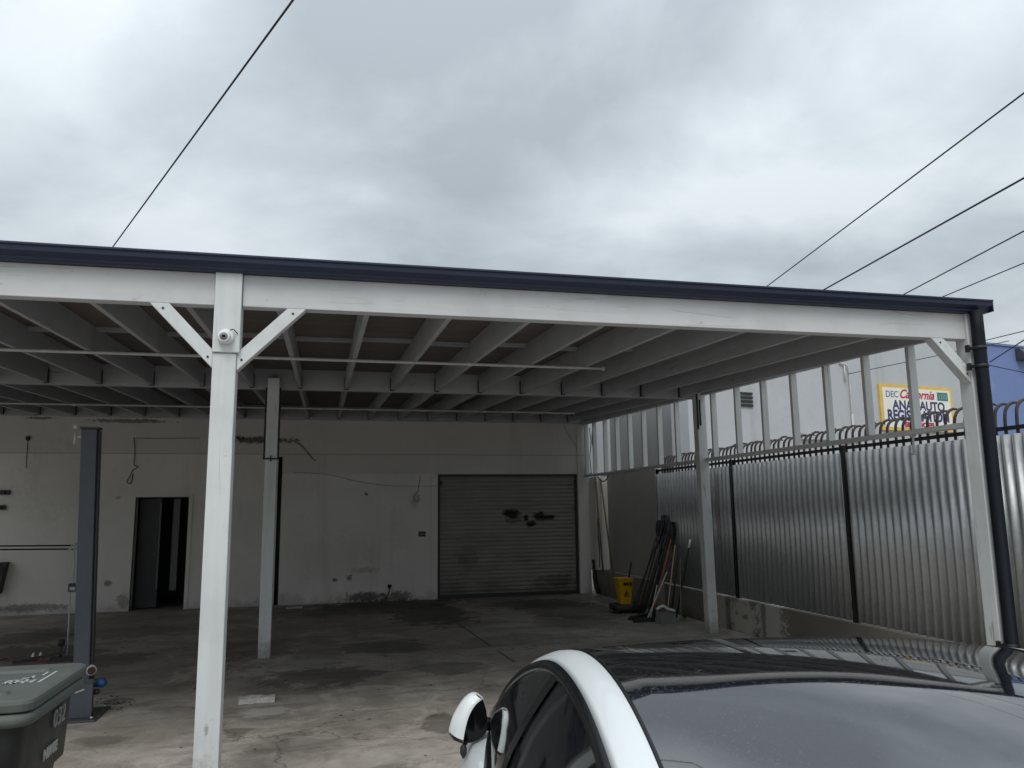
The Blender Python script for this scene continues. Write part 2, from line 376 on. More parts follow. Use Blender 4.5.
for k in range(-12, 10):
    x = -.325 + .597*k
    a = rafter(x, 5.56, 10.495); b = rafter(x, 10.605, 15.925)
    hanger(x, 10.497).build('joist_hanger', DKGREY, a); hanger(x, 15.926).build('joist_hanger', DKGREY, b)
    if k < 9:
        for yy in (7.85,) if k % 2 else (7.95,):
            MB().box(x+.024, x+.597-.024, yy-.02, yy+.02, zr(yy)+.203, zr(yy)+.243).build('blocking', W_Xd, cp)
q = MB()
q.add([(x, y, zr(y)+.247+dz) for y in (5.46, 16.0) for dz in (0, .03) for x in (XL, 5.46)], [(0, 1, 3, 2), (4, 6, 7, 5), (0, 4, 5, 1), (1, 5, 7, 3), (3, 7, 6, 2), (2, 6, 4, 0)])
q.build('roof_deck', DECK, cp)
# gutter: ogee profile run along the eave
prof = [(5.445, 3.352), (5.39, 3.352), (5.375, 3.362), (5.372, 3.372), (5.352, 3.386), (5.335, 3.402), (5.33, 3.432), (5.318, 3.438), (5.318, 3.452), (5.335, 3.452), (5.345, 3.43), (5.36, 3.415), (5.375, 3.40), (5.445, 3.40)]
q = MB(); q.prism(prof, 0, XL, 5.475); q.box(5.473, 5.481, 5.33, 5.447, 3.354, 3.444)
q.build('gutter', NAVY, cp, bevel=.002)
q = MB(); q.box(XL, 5.44, 5.449, 5.47, 3.353, 3.43); q.build('fascia_board', NAVY, cp)
ds = MB().tube([(5.328, 5.365, 3.36), (5.328, 5.365, 3.2), (5.328, 5.365, .1), (5.328, 5.31, .04)], .050, 16).build('downspout', NAVY2, cp)
for z in (3.04, 2.885, .64):
    q = MB(); q.tube([(5.328, 5.365, z-.014), (5.328, 5.365, z+.014)], .056, 16); q.box(5.238, 5.264, 5.40, 5.428, z-.03, z+.03); q.box(5.392, 5.414, 5.38, 5.428, z-.02, z+.02); q.box(5.255, 5.29, 5.37, 5.41, z-.011, z+.011); q.box(5.372, 5.396, 5.37, 5.40, z-.011, z+.011)
    q.build('strap', BLACK, ds)
# knee braces
def brace(xt, xb, zb_, sgn, y=5.49, d=.045, w=.122):
    # flat cut under the beam, plumb cut against the post
    zt_ = 3.128; q = MB(); q.prism([(xt, zt_), (xt+sgn*w, zt_), (xb, zb_+w), (xb, zb_)], 1, y-d, y+d)
    o = q.build('brace', W_D, cp, bevel=.004)
    for (x, z) in ((xt+sgn*.085, zt_-.035), (xb-sgn*.03, zb_+.075)):
        MB().tube([(x, y-d-.004, z), (x, y-d+.002, z)], .008, 8).build('bolt', BLACK, o)
brace(-1.145, -.737, 2.70, 1); brace(-.145, -.583, 2.685, -1); brace(4.93, 5.283, 2.755, 1)
# side wall framing above the fence: plate, rail, studs
q = MB(); q.add([(x, y, 3.235+.027*(y-5.58)+dz) for y in (5.58, 15.99) for dz in (0, .15) for x in (5.345, 5.435)], [(0, 1, 3, 2), (4, 6, 7, 5), (0, 4, 5, 1), (1, 5, 7, 3), (3, 7, 6, 2), (2, 6, 4, 0)])
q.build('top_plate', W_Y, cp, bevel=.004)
q = MB(); q.box(5.352, 5.432, 5.58, 10.41, 2.40, 2.445); q.build('side_rail', W_S, cp, bevel=.004)
q = MB(); q.box(5.352, 5.432, 10.57, 15.92, 2.40, 2.445); q.build('side_rail', W_S, cp, bevel=.004)
for y in (15.74, 15.23, 14.59, 13.94, 13.30, 12.66, 12.0, 11.33, 10.13, 9.46, 8.80, 8.15, 7.51, 6.86, 6.22):
    MB().box(5.355, 5.435, y, y+.045, 2.447, 3.232+.027*(y-5.58)).build('stud', W_Z, cp, bevel=.003)

# conduits under the rafters: rest on the carport, top-level
def conduit(a, b, r, label):
    n = 14; q = MB(); q.tube([Vector(a).lerp(Vector(b), i/n) for i in range(n+1)], r, 8)
    for t in (.3, .62, .86): 
        p = Vector(a).lerp(Vector(b), t); q.tube([p-Vector((.03, 0, 0)), p+Vector((.03, 0, 0))], r*1.45, 8)
    q.tube([Vector(b), Vector(b)+Vector((.02, 0, 0))], r*1.6, 8)
    single(q, 'conduit', PIPE, label, 'pipe', a, 'conduits under the carport roof')
conduit((-7.3, 7.7, zr(7.7)-.018), (2.83, 7.7, zr(7.7)-.018), .016, 'pale conduit under the rafters in front of the inner beam')
conduit((-7.3, 13.4, zr(13.4)-.018), (4.35, 13.4, zr(13.4)-.018), .016, 'pale conduit under the rafters behind the inner beam')

# security camera
t = thing('security_camera', 'small round white security camera fixed to the front post', 'camera', (-.655, 5.414, 2.90))
def dome(c, prof, n=24, m=0):
    q = MB(); q.grid([[(c[0]+r*math.cos(2*math.pi*j/n), c[1]-d, c[2]+r*math.sin(2*math.pi*j/n)) for j in range(n)] for d, r in prof], m, True, True); return q
c0 = (-.655, 5.414, 2.905)
dome(c0, [(0, .0), (0, .062), (.02, .062), (.024, .058), (.024, 0)]).build('base', WHITEP, t)
c1 = (-.662, 5.39, 2.898)
dome(c1, [(0, .05), (.03, .052), (.045, .046), (.05, .036), (.05, 0)]).build('housing', WHITEP, t)
ln = dome(c1, [(.051, .030), (.054, .030), (.054, 0)]).build('lens_ring', STAMPG, t)
MB().box(-.675, -.649, 5.330, 5.338, 2.889, 2.907).build('lens', TRIM, ln)
MB().tube(smooth_path([(-.63, 5.40, 2.955), (-.60, 5.385, 2.965), (-.575, 5.40, 2.945), (-.552, 5.45, 2.92)]), .004, 6).build('cable', CABLE, t)

t.scale = (.84, .9, .84)
# ------------------------------------------------------------------ the warehouse behind
YW = 16.0
SP = []
for (x, y, hw, hh, s, k) in [(415, 500, 5, 9, .35, (.12, .10, .09)), (402, 530, 14, 20, .10, (.2, .12, .1)), (335, 580, 3, 2, .9, (.03, .03, .03)), (349, 578, 3, 3, .9, (.03, .03, .03)),
        (366, 494, 2, 1.5, .9, (.02, .02, .02)), (365, 597, 22, 5, .95, (.035, .035, .025)), (398, 597, 14, 6, .8, (.04, .045, .025)), (380, 604, 50, 4, .9, (.03, .032, .02)),
        (118, 498, 3, 2, .5, (.05, .05, .05)), (108, 583, 4, 3, .8, (.05, .05, .05)), (60, 480, 40, 40, .2, (.3, .3, .29)), (340, 560, 40, 24, .18, (.36, .34, .31)), (262, 440, 34, 3.5, .96, (.012, .012, .012)), (228, 438, 14, 4, .96, (.012, .012, .012)),
        (130, 421, 40, 2, .8, (.02, .02, .02)), (40, 418, 18, 1.2, .8, (.02, .02, .02)), (123, 600, 6, 8, .6, (.08, .075, .06)), (30, 608, 40, 4, .7, (.06, .055, .05)), (365, 570, 14, 3, .35, (.1, .08, .06))]:
    c = at(x, y, 1, YW); a = at(x-hw, y, 1, YW); b = at(x, y-hh, 1, YW)
    SP.append((tuple(c), ((c-a).length*1.2, 2, (b-c).length*1.2), s, k))
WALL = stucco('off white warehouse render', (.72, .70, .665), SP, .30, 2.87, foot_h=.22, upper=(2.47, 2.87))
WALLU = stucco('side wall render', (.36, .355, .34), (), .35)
wh = thing('warehouse', 'off white single storey warehouse with a roller shutter behind the carport', 'building', (0, 16, 0))
DX0, DX1, DZ = -3.385, -2.455, 2.055        # doorway
SX0, SX1, SZ = 2.27, 5.25, 2.475         # shutter
q = MB(); T = .22
for x0, x1, z0, z1 in [(-12.2, -.86, 0, 5), (-.78, SX0, 0, 5), (SX1, 5.50, 0, 5)]:
    if x0 < -9:
        q.box(-12.2, DX0, YW, YW+T, 0, 5); q.box(DX1, -.86, YW, YW+T, 0, 5); q.box(DX0, DX1, YW, YW+T, DZ, 5)
    else: q.box(x0, x1, YW, YW+T, z0, z1)
q.box(-.86, -.78, YW, YW+T, 2.82, 5); q.box(SX0, SX1, YW, YW+T, SZ, 5); q.box(-.86, -.78, YW+.12, YW+T, 0, 2.82, 1)
q.box(-12.2, -12, YW+T, 24, 0, 5); q.box(5.3, 5.5, YW+T, 24, 0, 5); q.box(-12.2, 5.5, 24, 24.2, 0, 5)
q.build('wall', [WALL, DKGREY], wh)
MB().box(-12.2, -12.0, 2.5, YW-.001, 0, 4.6).build('unseen_shade_wall', WALL, wh)  # unseen left wall, added to darken the interior and even out fence reflections
q = MB(); q.box(-12.3, 5.52, YW-.04, 24.3, 5.0, 5.15); q.build('roof', DECK, wh)
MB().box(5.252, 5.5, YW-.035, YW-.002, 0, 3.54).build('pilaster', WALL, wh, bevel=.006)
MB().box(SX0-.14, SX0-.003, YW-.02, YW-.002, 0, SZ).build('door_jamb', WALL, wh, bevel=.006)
# joint pipe in the wall slot
MB().tube([(-.82, 16.05, .02), (-.82, 16.05, 2.8)], .028, 8).build('downpipe', BLACK, wh)
# roller shutter: curved interlocking slats
def shutter_mat():
    n = N('painted shutter slats'); a = n.noise(1.1, 5, .6, .4); b = n.noise(5, 5, .7, .3, (.25, 1, 2.5))
    col = n.ramp(a, (.3, (.25, .24, .22)), (.7, (.31, .30, .275)))
    col = n.mix(n.mrange(b, .48, .72, 0, .55), col, (.15, .14, .12))
    z = n.n('ShaderNodeSeparateXYZ'); n.l(n.pos, z.inputs[0])
    col = n.mix(n.mrange(n.math('ADD', z.outputs['Z'], n.math('MULTIPLY', n.noise(1.6, 5, .7), .9)), .35, .95, .65, 0), col, (.06, .055, .047))
    wob = n.math('MULTIPLY_ADD', n.math('SUBTRACT', n.noise(8, 6, .72, .6), .5), 1.5, .5)
    for (x, y, hw, hh, s) in [(512, 513.5, 8, 4.5, 1), (513, 520, 8, 3, .5), (527, 518, 2.2, 3.5, 1), (532, 524, 4.5, 2.6, 1), (541, 516, 6, 4, 1), (549, 517.5, 7, 2.6, 1), (468, 556, 10, 12, .22), (560, 580, 16, 6, .4)]:
        c = at(x, y, 1, YW); w = (at(x+hw, y, 1, YW)-c).length; h = (at(x, y+hh, 1, YW)-c).length
        col = n.mix(n.mrange(n.blob(tuple(c), (w*1.25, 2, h*1.25), wob), .6, 1.0, s*.98, 0), col, (.008, .008, .008))
    return n.set(Base_Color=col, Roughness=.6)
rs = MB(); rows = []; z = .03
while z < SZ+.05:
    for dz, dy in ((0, .10), (.006, .084), (.022, .072), (.045, .068), (.066, .074), (.078, .09)):
        rows.append([(x, YW+dy, z+dz) for x in (SX0+.02, 3.0, 3.8, 4.6, SX1-.02)])
    z += .0815
rs.grid(rows, 0, True); sh = rs.build('roller_shutter', shutter_mat(), wh, fix=False)
q = MB(); q.box(SX0+.02, SX1-.02, YW+.06, YW+.10, .005, .075); q.build('bottom_bar', DKGREY, sh)
for x0, x1 in ((SX0+.001, SX0+.05), (SX1-.05, SX1-.001)): MB().box(x0, x1, YW+.03, YW+.12, 0, SZ-.002).build('guide_rail', DKGREY, sh)
MB().box(SX0+.002, SX1-.002, YW+.02, YW+.06, SZ-.05, SZ-.002).build('head_rail', DKGREY, sh)
MB().box(SX0+.03, SX0+.09, YW+.01, YW+.05, 2.25, 2.33).build('lock', BLACK, sh)
# doorway: frame, half open leaves, dark passage
q = MB(); q.box(DX0-.07, DX0, YW-.018, YW+.10, 0, DZ+.06); q.box(DX1, DX1+.07, YW-.018, YW+.10, 0, DZ+.06); q.box(DX0+.001, DX1-.001, YW-.016, YW+.10, DZ, DZ+.06)
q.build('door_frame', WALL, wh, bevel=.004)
dl = MB(); dl.box(DX0+.02, DX0+.40, YW+.3, YW+.335, .02, DZ-.02); dl = dl.build('door', DOORP, wh, bevel=.003)
MB().box(DX0+.375, DX0+.402, YW+.285, YW+.298, .35, DZ-.1).build('edge_strip', GREYC, dl)
MB().tube([(DX0+.33, YW+.29, 1.0), (DX0+.33, YW+.25, 1.0), (DX0+.36, YW+.24, 1.0)], .016, 8).build('handle', STEEL, dl)
q = MB(); q.box(DX1-.36, DX1-.24, YW+.55, YW+.6, .3, DZ-.03); q.build('inner_door', plain('grey inner door', (.20, .20, .20), .6), wh)
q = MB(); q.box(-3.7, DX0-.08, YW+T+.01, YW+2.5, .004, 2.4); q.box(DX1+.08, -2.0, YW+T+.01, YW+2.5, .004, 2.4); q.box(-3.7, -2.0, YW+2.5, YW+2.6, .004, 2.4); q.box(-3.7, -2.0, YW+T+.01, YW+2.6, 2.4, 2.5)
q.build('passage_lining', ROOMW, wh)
# wall box and brackets
q = MB(); c = at(422, 534, 1, YW); q.box(c.x-.07, c.x+.07, YW-.03, YW-.001, c.z-.05, c.z+.05); q.box(c.x-.05, c.x+.05, YW-.038, YW-.031, c.z-.012, c.z+.012, 1); 
single(q, 'socket_box', [DKGREY, STAMPG], 'small dark electrical box on the wall left of the roller shutter', 'electrical box', (c.x, YW, c.z))
for i, (x, y, hw, hh, lab) in enumerate([(4, 492.5, 5, 2, 'upper short dark bracket on the white wall at the left edge'), (1.5, 507.5, 3.5, 2, 'lower tiny dark bracket on the white wall at the left edge')]):
    c = at(x, y, 1, YW); w = hw*.0207; h = hh*.0207
    q = MB(); q.box(c.x-w, c.x+w, YW-.05, YW-.002, c.z-h, c.z+h); q.box(c.x-w*.3, c.x+w*.3, YW-.09, YW-.051, c.z-h*.5, c.z+h*.5)
    single(q, 'wall_bracket', DKGREY, lab, 'bracket', (c.x, YW, c.z))
c = at(-4, 576, 1, YW); q = MB(); q.prism([(c.x-.2, c.z-.3), (c.x+.12, c.z-.3), (c.x+.2, c.z+.24), (c.x-.2, c.z+.24)], 1, YW-.18, YW-.002); q.box(c.x-.18, c.x+.16, YW-.19, YW-.181, c.z+.02, c.z+.2, 1)
single(q, 'wall_cabinet', [DKGREY, BLACK], 'dark box hanging low on the white wall at the left edge', 'cabinet', (c.x, YW, c.z))

# cables on the wall
def wcable(pts, r, label, mat=CABLE, y=YW-.02, knob=False):
    P = [at(x, yy, 1, y) for x, yy in pts]; q = MB(); q.tube(smooth_path(P, 5), r*.62, 6)
    if knob: q.tube([P[0]-Vector((.0, 0, .05)), P[0], P[0]+Vector((0, 0, .03))], [.02, .045, .03], 8)
    single(q, 'hanging_cable', mat, label, 'cable', tuple(P[0]), 'loose cables on the warehouse wall')
wcable([(28, 438), (27, 452), (26, 468)], .009, 'short black cable drooping from the wall above the left corner', knob=True)
wcable([(134, 438), (135, 452), (134, 464), (138, 467), (133, 470), (130, 476), (127, 482), (131, 483), (133, 474)], .012, 'knotted black cable hanging on the wall above the dark doorway')
wcable([(134, 438), (160, 438.5), (200, 438)], .007, 'thin wire running along the wall above the doorway')
wcable([(292, 440), (302, 446), (312, 458), (316, 461)], .012, 'black cable end drooping from the dark hole in the wall')
wcable([(294, 472), (330, 475), (360, 482), (395, 486), (440, 486)], .006, 'thin slack wire stretched across the wall to the shutter', GREYC)
wcable([(420.5, 475), (419, 484), (418, 491), (414, 497), (416, 501), (419, 500), (418, 495)], .008, 'dark looped wire hanging on the wall beside the shutter')
wcable([(389.5, 586), (389, 592), (386, 598), (384, 602)], .016, 'short thick black cable poking out at the foot of the wall', knob=True)
wcable([(563, 425), (572, 440), (581, 455), (586, 462)], .006, 'thin wire slanting down to the corner right of the shutter', GREYC)

# ------------------------------------------------------------------ right boundary
XW = 5.765
WP = []
for (x, y, hw, hh, s, k) in [(722, 612, 7, 30, .9, (.46, .45, .41)), (742, 618, 15, 24, .92, (.50, .48, .43)), (771, 624, 14, 40, .9, (.50, .48, .45)), (679, 605, 20, 30, .45, (.24, .23, .21)),
        (745, 617, 4, 3, .7, (.05, .045, .04)), (737, 613, 2, 2, .6, (.05, .045, .04)), (728, 612, 2.4, 40, .8, (.11, .10, .09)), (763.5, 615, 2.5, 40, .85, (.10, .095, .085))]:
    c = at(x, y, 0, XW); a = at(x-hw, y, 0, XW); b = at(x, y-hh, 0, XW)
    WP.append((tuple(c), (2, (c-a).length*1.1, (b-c).length*1.1), s, k))
BASEW = stucco('bare block wall', (.19, .176, .15), WP, .5, var=.2, foot_h=.2)
lw = thing('low_wall', 'low bare concrete wall under the corrugated fence', 'wall', (5.8, 8, 0))
q = MB(); q.box(5.765, 5.98, 1.5, 15.99, 0, .46); q.build('wall', BASEW, lw, bevel=.01)
q = MB(); q.box(5.60, 5.762, 12.9, 15.95, 0, .50); q.build('ledge', stucco('dusty ledge render', (.25, .235, .21), (), .5), lw, bevel=.012)
swl = thing('side_wall', 'plain grey rendered wall between the shutter corner and the corrugated fence', 'wall', (5.85, 14.6, .46))
q = MB(); q.box(5.78, 5.94, 13.16, 15.99, .462, 2.47); q.build('wall', WALLU, swl)
q = MB(); q.box(5.502, 5.778, 15.62, 15.985, .502, 2.40); q.build('corner_pier', WALL, swl, bevel=.008)

fence = thing('metal_fence', 'corrugated steel and black iron fence with curved spike tops', 'fence', (5.8, 8, .46))
GALV = galvanised()
def sheet(y0, y1, z0, z1, x=5.80):
    q = MB(); P = .112; n = int((y1-y0)/P*8); rows = [[], []]
    for i in range(n+1):
        y = y0+(y1-y0)*i/n; xx = x + .024*math.sin(2*math.pi*(y)/P)
        rows[0].append((xx, y, z0)); rows[1].append((xx, y, z1))
    q.grid(rows, 0, True); return q.build('corrugated_panel', GALV, fence, solid=.0015, fix=False)
for y0, y1, z1 in ((10.50, 13.17, 2.34), (7.93, 10.48, 2.345), (5.43, 7.90, 2.345), (1.6, 5.41, 2.34)): sheet(y0, y1, .475, z1)
for y in (13.19, 10.49, 7.91, 5.42, 2.9): MB().box(5.79, 5.85, y-.03, y+.03, .46, 2.43).build('fence_post', BLACK, fence)
MB().box(5.83, 5.865, 1.6, 13.2, 2.385, 2.42).build('top_rail', BLACK, fence)
MB().box(5.83, 5.865, 1.6, 13.2, .60, .64).build('bottom_rail', BLACK, fence)
y = 1.75
rp = random.Random(11)
while y < 13.1:
    q = MB(); x0 = 5.848; yy = y + rp.uniform(-.010, .010); k = rp.uniform(.92, 1.07); ly = rp.uniform(-.02, .02); dz = rp.uniform(-.015, .012)
    pts = [(x0, yy, .55), (x0, yy, 2.44), (x0+.004, yy, 2.51+dz)] + [(x0+(.115-.111*math.cos(R(a)))*k, yy+ly*a/118, 2.52+dz+.13*k*math.sin(R(a))) for a in (20, 40, 60, 80, 100, 118)]
    q.tube(pts, [.0145]*(len(pts)-2)+[.012, .004], 6); q.build('picket', RUST, fence)
    y += .116

# poles and cables in the back corner
def pole(a, b, r, mat, name, label, cat, grp=None, n=8):
    q = MB(); q.tube([a, b], r, n); single(q, name, mat, label, cat, tuple(a), grp)
pole((5.53, 15.35, .50), (5.505, 15.585, 2.40), .018, DULLYEL, 'yellow_pole', 'left one of two dull yellow poles leaning in the back corner', 'pole', 'yellow poles in the corner')
pole((5.60, 14.98, .50), (5.62, 15.59, 2.36), .018, DULLYEL, 'yellow_pole', 'right one of two dull yellow poles leaning in the back corner', 'pole', 'yellow poles in the corner')
q = MB(); q.tube(smooth_path([(5.47, 15.9, 2.75), (5.47, 15.88, 2.5), (5.52, 15.55, 2.42), (5.58, 15.5, 2.33), (5.64, 15.45, 2.30), (5.70, 15.4, 2.36), (5.72, 15.4, 2.45)]), .012, 6)
q.tube(smooth_path([(5.42, 15.9, 2.62), (5.46, 15.85, 2.47), (5.50, 15.8, 2.42)]), .022, 8)
single(q, 'cable_coil', CABLE, 'black cable loop hanging under the rail in the back corner', 'cable', (5.47, 15.9, 2.4))
q = MB(); q.tube(smooth_path([(5.53, 15.6, 2.3), (5.55, 15.6, 1.8), (5.535, 15.6, 1.3), (5.56, 15.6, .9), (5.55, 15.6, .55)]), .009, 6)
single(q, 'hanging_cable', CABLE, 'black cable running down the corner pier beside the yellow poles', 'cable', (5.55, 15.6, .55), 'loose cables on the warehouse wall')
q = MB(); q.tube(smooth_path([(5.52, 15.8, .66), (5.49, 15.75, .45), (5.50, 15.72, .2), (5.55, 15.7, .03)]), .05, 8); q.tube([(5.52, 15.8, .62), (5.52, 15.8, .70)], .065, 8)
single(q, 'drain_pipe', BLACK, 'stub of black drain pipe at the foot of the corner pier', 'pipe', (5.55, 15.7, 0))
for i, (x, dx) in enumerate(((5.41, .02), (5.45, -.03))):
    q = MB(); q.tube(smooth_path([(x, 15.6-.1*i, 3.42), (x+dx, 15.58-.1*i, 3.1), (x-dx, 15.56-.1*i, 2.8), (x, 15.55-.1*i, 2.46)]), .008, 6)
    single(q, 'hanging_cable', CABLE, ['left', 'right'][i]+' of two cables hanging among the far corner studs', 'cable', (x, 15.55-.1*i, 2.46), 'loose cables on the warehouse wall')
# bolt hanging from the near end of the rail
q = MB(); q.tube([(5.39, 6.3, 2.40), (5.39, 6.3, 2.22)], .012, 8); q.tube([(5.39, 6.3, 2.225), (5.39, 6.3, 2.21)], .025, 8); q.tube([(5.36, 6.3, 2.39), (5.42, 6.3, 2.39)], .012, 8)
single(q, 'pipe_stub', PIPE, 'short pale pipe stub hanging under the side rail near the sign', 'pipe', (5.39, 6.3, 2.3))

# ------------------------------------------------------------------ neighbours
U = Vector((.988, .154, 0)); V = Vector((-.154, .988, 0)); P0 = at(877, 383, 1, 18.0); P0 = Vector((P0.x, 18.0, 0))
def nb(u, w, z): p = P0 + U*u + V*w; return (p.x, p.y, z)
def nbox(q, u0, u1, w0, w1, z0, z1, m=0):
    return q.add([nb(u, w, z) for z in (z0, z1) for w in (w0, w1) for u in (u0, u1)], [(0, 2, 3, 1), (4, 5, 7, 6), (0, 1, 5, 4), (1, 3, 7, 5), (3, 2, 6, 7), (2, 0, 4, 6)], m)
GREYW = stucco('pale grey neighbour render', (.43, .45, .47), (), .1, var=.05)
BLUEW = stucco('blue neighbour render', (.15, .215, .42), [((P0+U*4.35).to_tuple()[:2]+(5.15,), (.32, 2, .26), .55, (.24, .29, .47)), ((P0+U*3.85).to_tuple()[:2]+(5.62,), (.12, 2, .1), .7, (.5, .52, .6))], .1, var=.06)
na = thing('neighbour_building', 'tall pale grey building beyond the fence with a wall vent', 'building', nb(-2, 0, 0))
q = MB(); nbox(q, -6.1, 3.55, 0, 8, 0, 6.55); q.build('wall', GREYW, na)
q = MB(); nbox(q, -6.15, 3.549, -.05, 8.1, 6.552, 6.65); q.build('coping', GREYW, na)
def uof(x, y):   # distance along the neighbour wall for a sight line
    d = at(x, y, 1, 18.0) - Vector((0, 0, EYE)); d.normalize()
    k = (P0.to_3d() - Vector((0, 0, EYE))).dot(V)/d.dot(V); p = Vector((0, 0, EYE)) + d*k
    return (p-P0).dot(U), p.z
u0, zt = uof(737.5, 392); u1, zb = uof(752.5, 408.5)
vt = MB()
for i in range(4):
    z1 = zt-(zt-zb)*i/4; nbox(vt, u0, u1, -.04, -.002, z1-.06, z1)
vt.build('louvre_vent', LOUV, na)
for x, y0, y1, nm, r in ((851, 414, 463, 'conduit', .03), (843, 366, 382, 'conduit', .02)):
    a, z1 = uof(x, y0); b, z0 = uof(x, y1); MB().tube([nb(a, -.04, z1), nb(a, -.04, z0)], r, 8).build(nm, PIPE, na)
a, z1 = uof(843, 367); b, z2 = uof(848, 380); c_, z3 = uof(851, 416)
MB().tube(smooth_path([nb(a-.15, -.03, z1+.1), nb(a+.1, -.06, z1), nb(b, -.05, z2), nb(c_, -.04, z3)]), .022, 6).build('conduit', PIPE, na)
a, z1 = uof(800, 433); b, z0 = uof(858, 438); q = MB(); nbox(q, a, b, -.10, -.003, z0-.08, z1); q.build('ledge_band', GREYW, na)
nbld = thing('blue_building', 'blue rendered building with a wall lamp right of the grey one', 'building', nb(7, 0, 0))
q = MB(); nbox(q, 3.551, 14, .02, 8, 0, 6.36); q.build('wall', BLUEW, nbld)
q = MB(); nbox(q, 3.551, 14.05, -.02, 8, 6.362, 6.42); q.build('coping', BLUEW, nbld)
# flood lamp on the blue wall
ul, zl = uof(1021, 356)
wl = thing('wall_lamp', 'dark wedge shaped floodlight fixed high on the blue wall', 'lamp', nb(ul, -.0, zl))
q = MB(); q.add([nb(ul+du, w, zl+dz) for du in (-.22, .22) for w, dz in ((.016, .2), (-.12, .2), (-.30, -.02), (-.30, -.12), (.016, -.16))], [(0, 1, 2, 3, 4), (9, 8, 7, 6, 5)] + [(i, i+5, (i+1) % 5+5, (i+1) % 5) for i in range(5)])
q.build('housing', LIFTD, wl)
q = MB(); q.add([nb(ul+du, w, zl+dz) for du, w, dz in ((-.15, -.155, .165), (.17, -.155, .165), (.17, -.295, .0), (-.15, -.295, .0))], [(0, 1, 2, 3)]); q.build('lens', GREYG, wl, solid=.004)
# shed panel wall in the gap behind the far studs
shed = thing('panel_wall', 'tall dull grey clad wall close behind the far studs', 'wall', (6.4, 15.2, 0))
SHED = plain('dull metal cladding', (.27, .275, .28), .5, metal=.25, var=.12, scale=1.5, stretch=(1, 1, .3))
q = MB(); q.box(6.32, 6.48, 13.55, 16.8, 0, 4.5); q.build('wall', SHED, shed)
q = MB(); q.box(6.29, 6.51, 13.52, 16.83, 4.502, 4.56); q.build('coping', SHED, shed)

# the registration sign
sg = thing('shop_sign', 'white panel sign with a yellow border advertising auto registration services', 'sign', nb(1.25, -.06, 3.72))
SW, SH, sz0 = 2.72, 1.25, 3.72
q = MB(); nbox(q, 0, SW, -.06, -.004, sz0, sz0+SH); q.build('border', plain('yellow sign paint', (.66, .45, .10), .5), sg)
q = MB(); nbox(q, .10, SW-.10, -.066, -.061, sz0+.08, sz0+SH-.09); q.build('panel', plain('cream sign paint', (.74, .74, .68), .5, var=.04), sg)
INK = {'navy': plain('navy lettering', (.02, .03, .12), .5), 'red': plain('red lettering', (.42, .02, .05), .5), 'teal': plain('slate lettering', (.07, .14, .22), .5), 'white': STAMP}
def sgt(s, u, z, size, ink, w=-.068, **k): return text(s, size, INK[ink], sg, frame(nb(u, w, z), tuple(U), (0, 0, 1)), **k)
sgt('DEC', .43, sz0+.90, .24, 'teal', bold=.002)
sgt('California', 1.33, sz0+.89, .34, 'red', shear=.45, bold=.008, sx=.98)
q = MB(); nbox(q, 2.12, 2.53, -.071, -.067, sz0+.87, sz0+1.10); q.build('green_plate', plain('green plate', (.03, .20, .17), .5), sg)
sgt('1222', 2.325, sz0+.92, .17, 'white', w=-.0725)
sgt('ANAI', .83, sz0+.58, .34, 'navy', bold=.011); sgt('AUTO', 1.90, sz0+.58, .34, 'navy', bold=.011)
sgt('REGISTRATION', 1.36, sz0+.28, .39, 'navy', bold=.016, sx=.86)
sgt('SERVICES', 1.36, sz0+.105, .18, 'red', bold=.012, sx=1.5)

# ------------------------------------------------------------------ overhead wires
def wire(p, q_, z, r, label, ext=(2.5, 3.5), drop=.25):
    a, b = at(*p, 2, z[0]), at(*q_, 2, z[1]); d = b-a
    A, B = a-d*ext[0], b+d*ext[1]; n = 40
    qq = MB(); qq.tube(sag(A, B, drop, n), r, 6)
    single(qq, 'power_line', CABLE, label, 'cable', tuple(A), 'overhead power lines')
wire((293, 0), (112, 248), (6.5, 6.5), .012, 'lone black wire crossing the sky above the left part of the carport', drop=0)
wire((1024, 93), (762, 290), (6.5, 6.5), .011, 'topmost of the wires in the sky at the right', drop=0)
wire((1024, 178), (818, 293), (6.5, 6.5), .016, 'thick second wire from the top in the sky at the right', drop=0)
wire((1024, 231), (897, 298), (6.5, 6.5), .013, 'third wire from the top in the sky at the right', drop=0)
wire((1024, 263), (935, 300), (6.5, 6.5), .012, 'fourth wire from the top just above the gutter end', drop=0)
def wire2(p, q_, ya, yb, r, label, ext=.5):
    a, b = at(*p, 1, ya), at(*q_, 1, yb); d = b-a; qq = MB(); qq.tube(sag(a-d*ext*0, b+d*ext, 0, 10), r, 6)
    single(qq, 'service_wire', CABLE, label, 'cable', tuple(a), 'service wires on the buildings beyond the fence')
wire2((983, 341), (1024, 331), 17.6, 14, .012, 'thin wire rising from the top corner of the blue wall')
wire2((990, 362), (1024, 340), 18.4, 15, .016, 'dark wire slanting across the blue wall below its top')
wire2((988, 365), (1024, 372.5), 18.4, 17, .012, 'dark wire drooping to the right across the blue wall')
wire2((848, 374), (955, 352), 17.3, 16.5, .010, 'thin wire slanting across the grey wall above the sign')

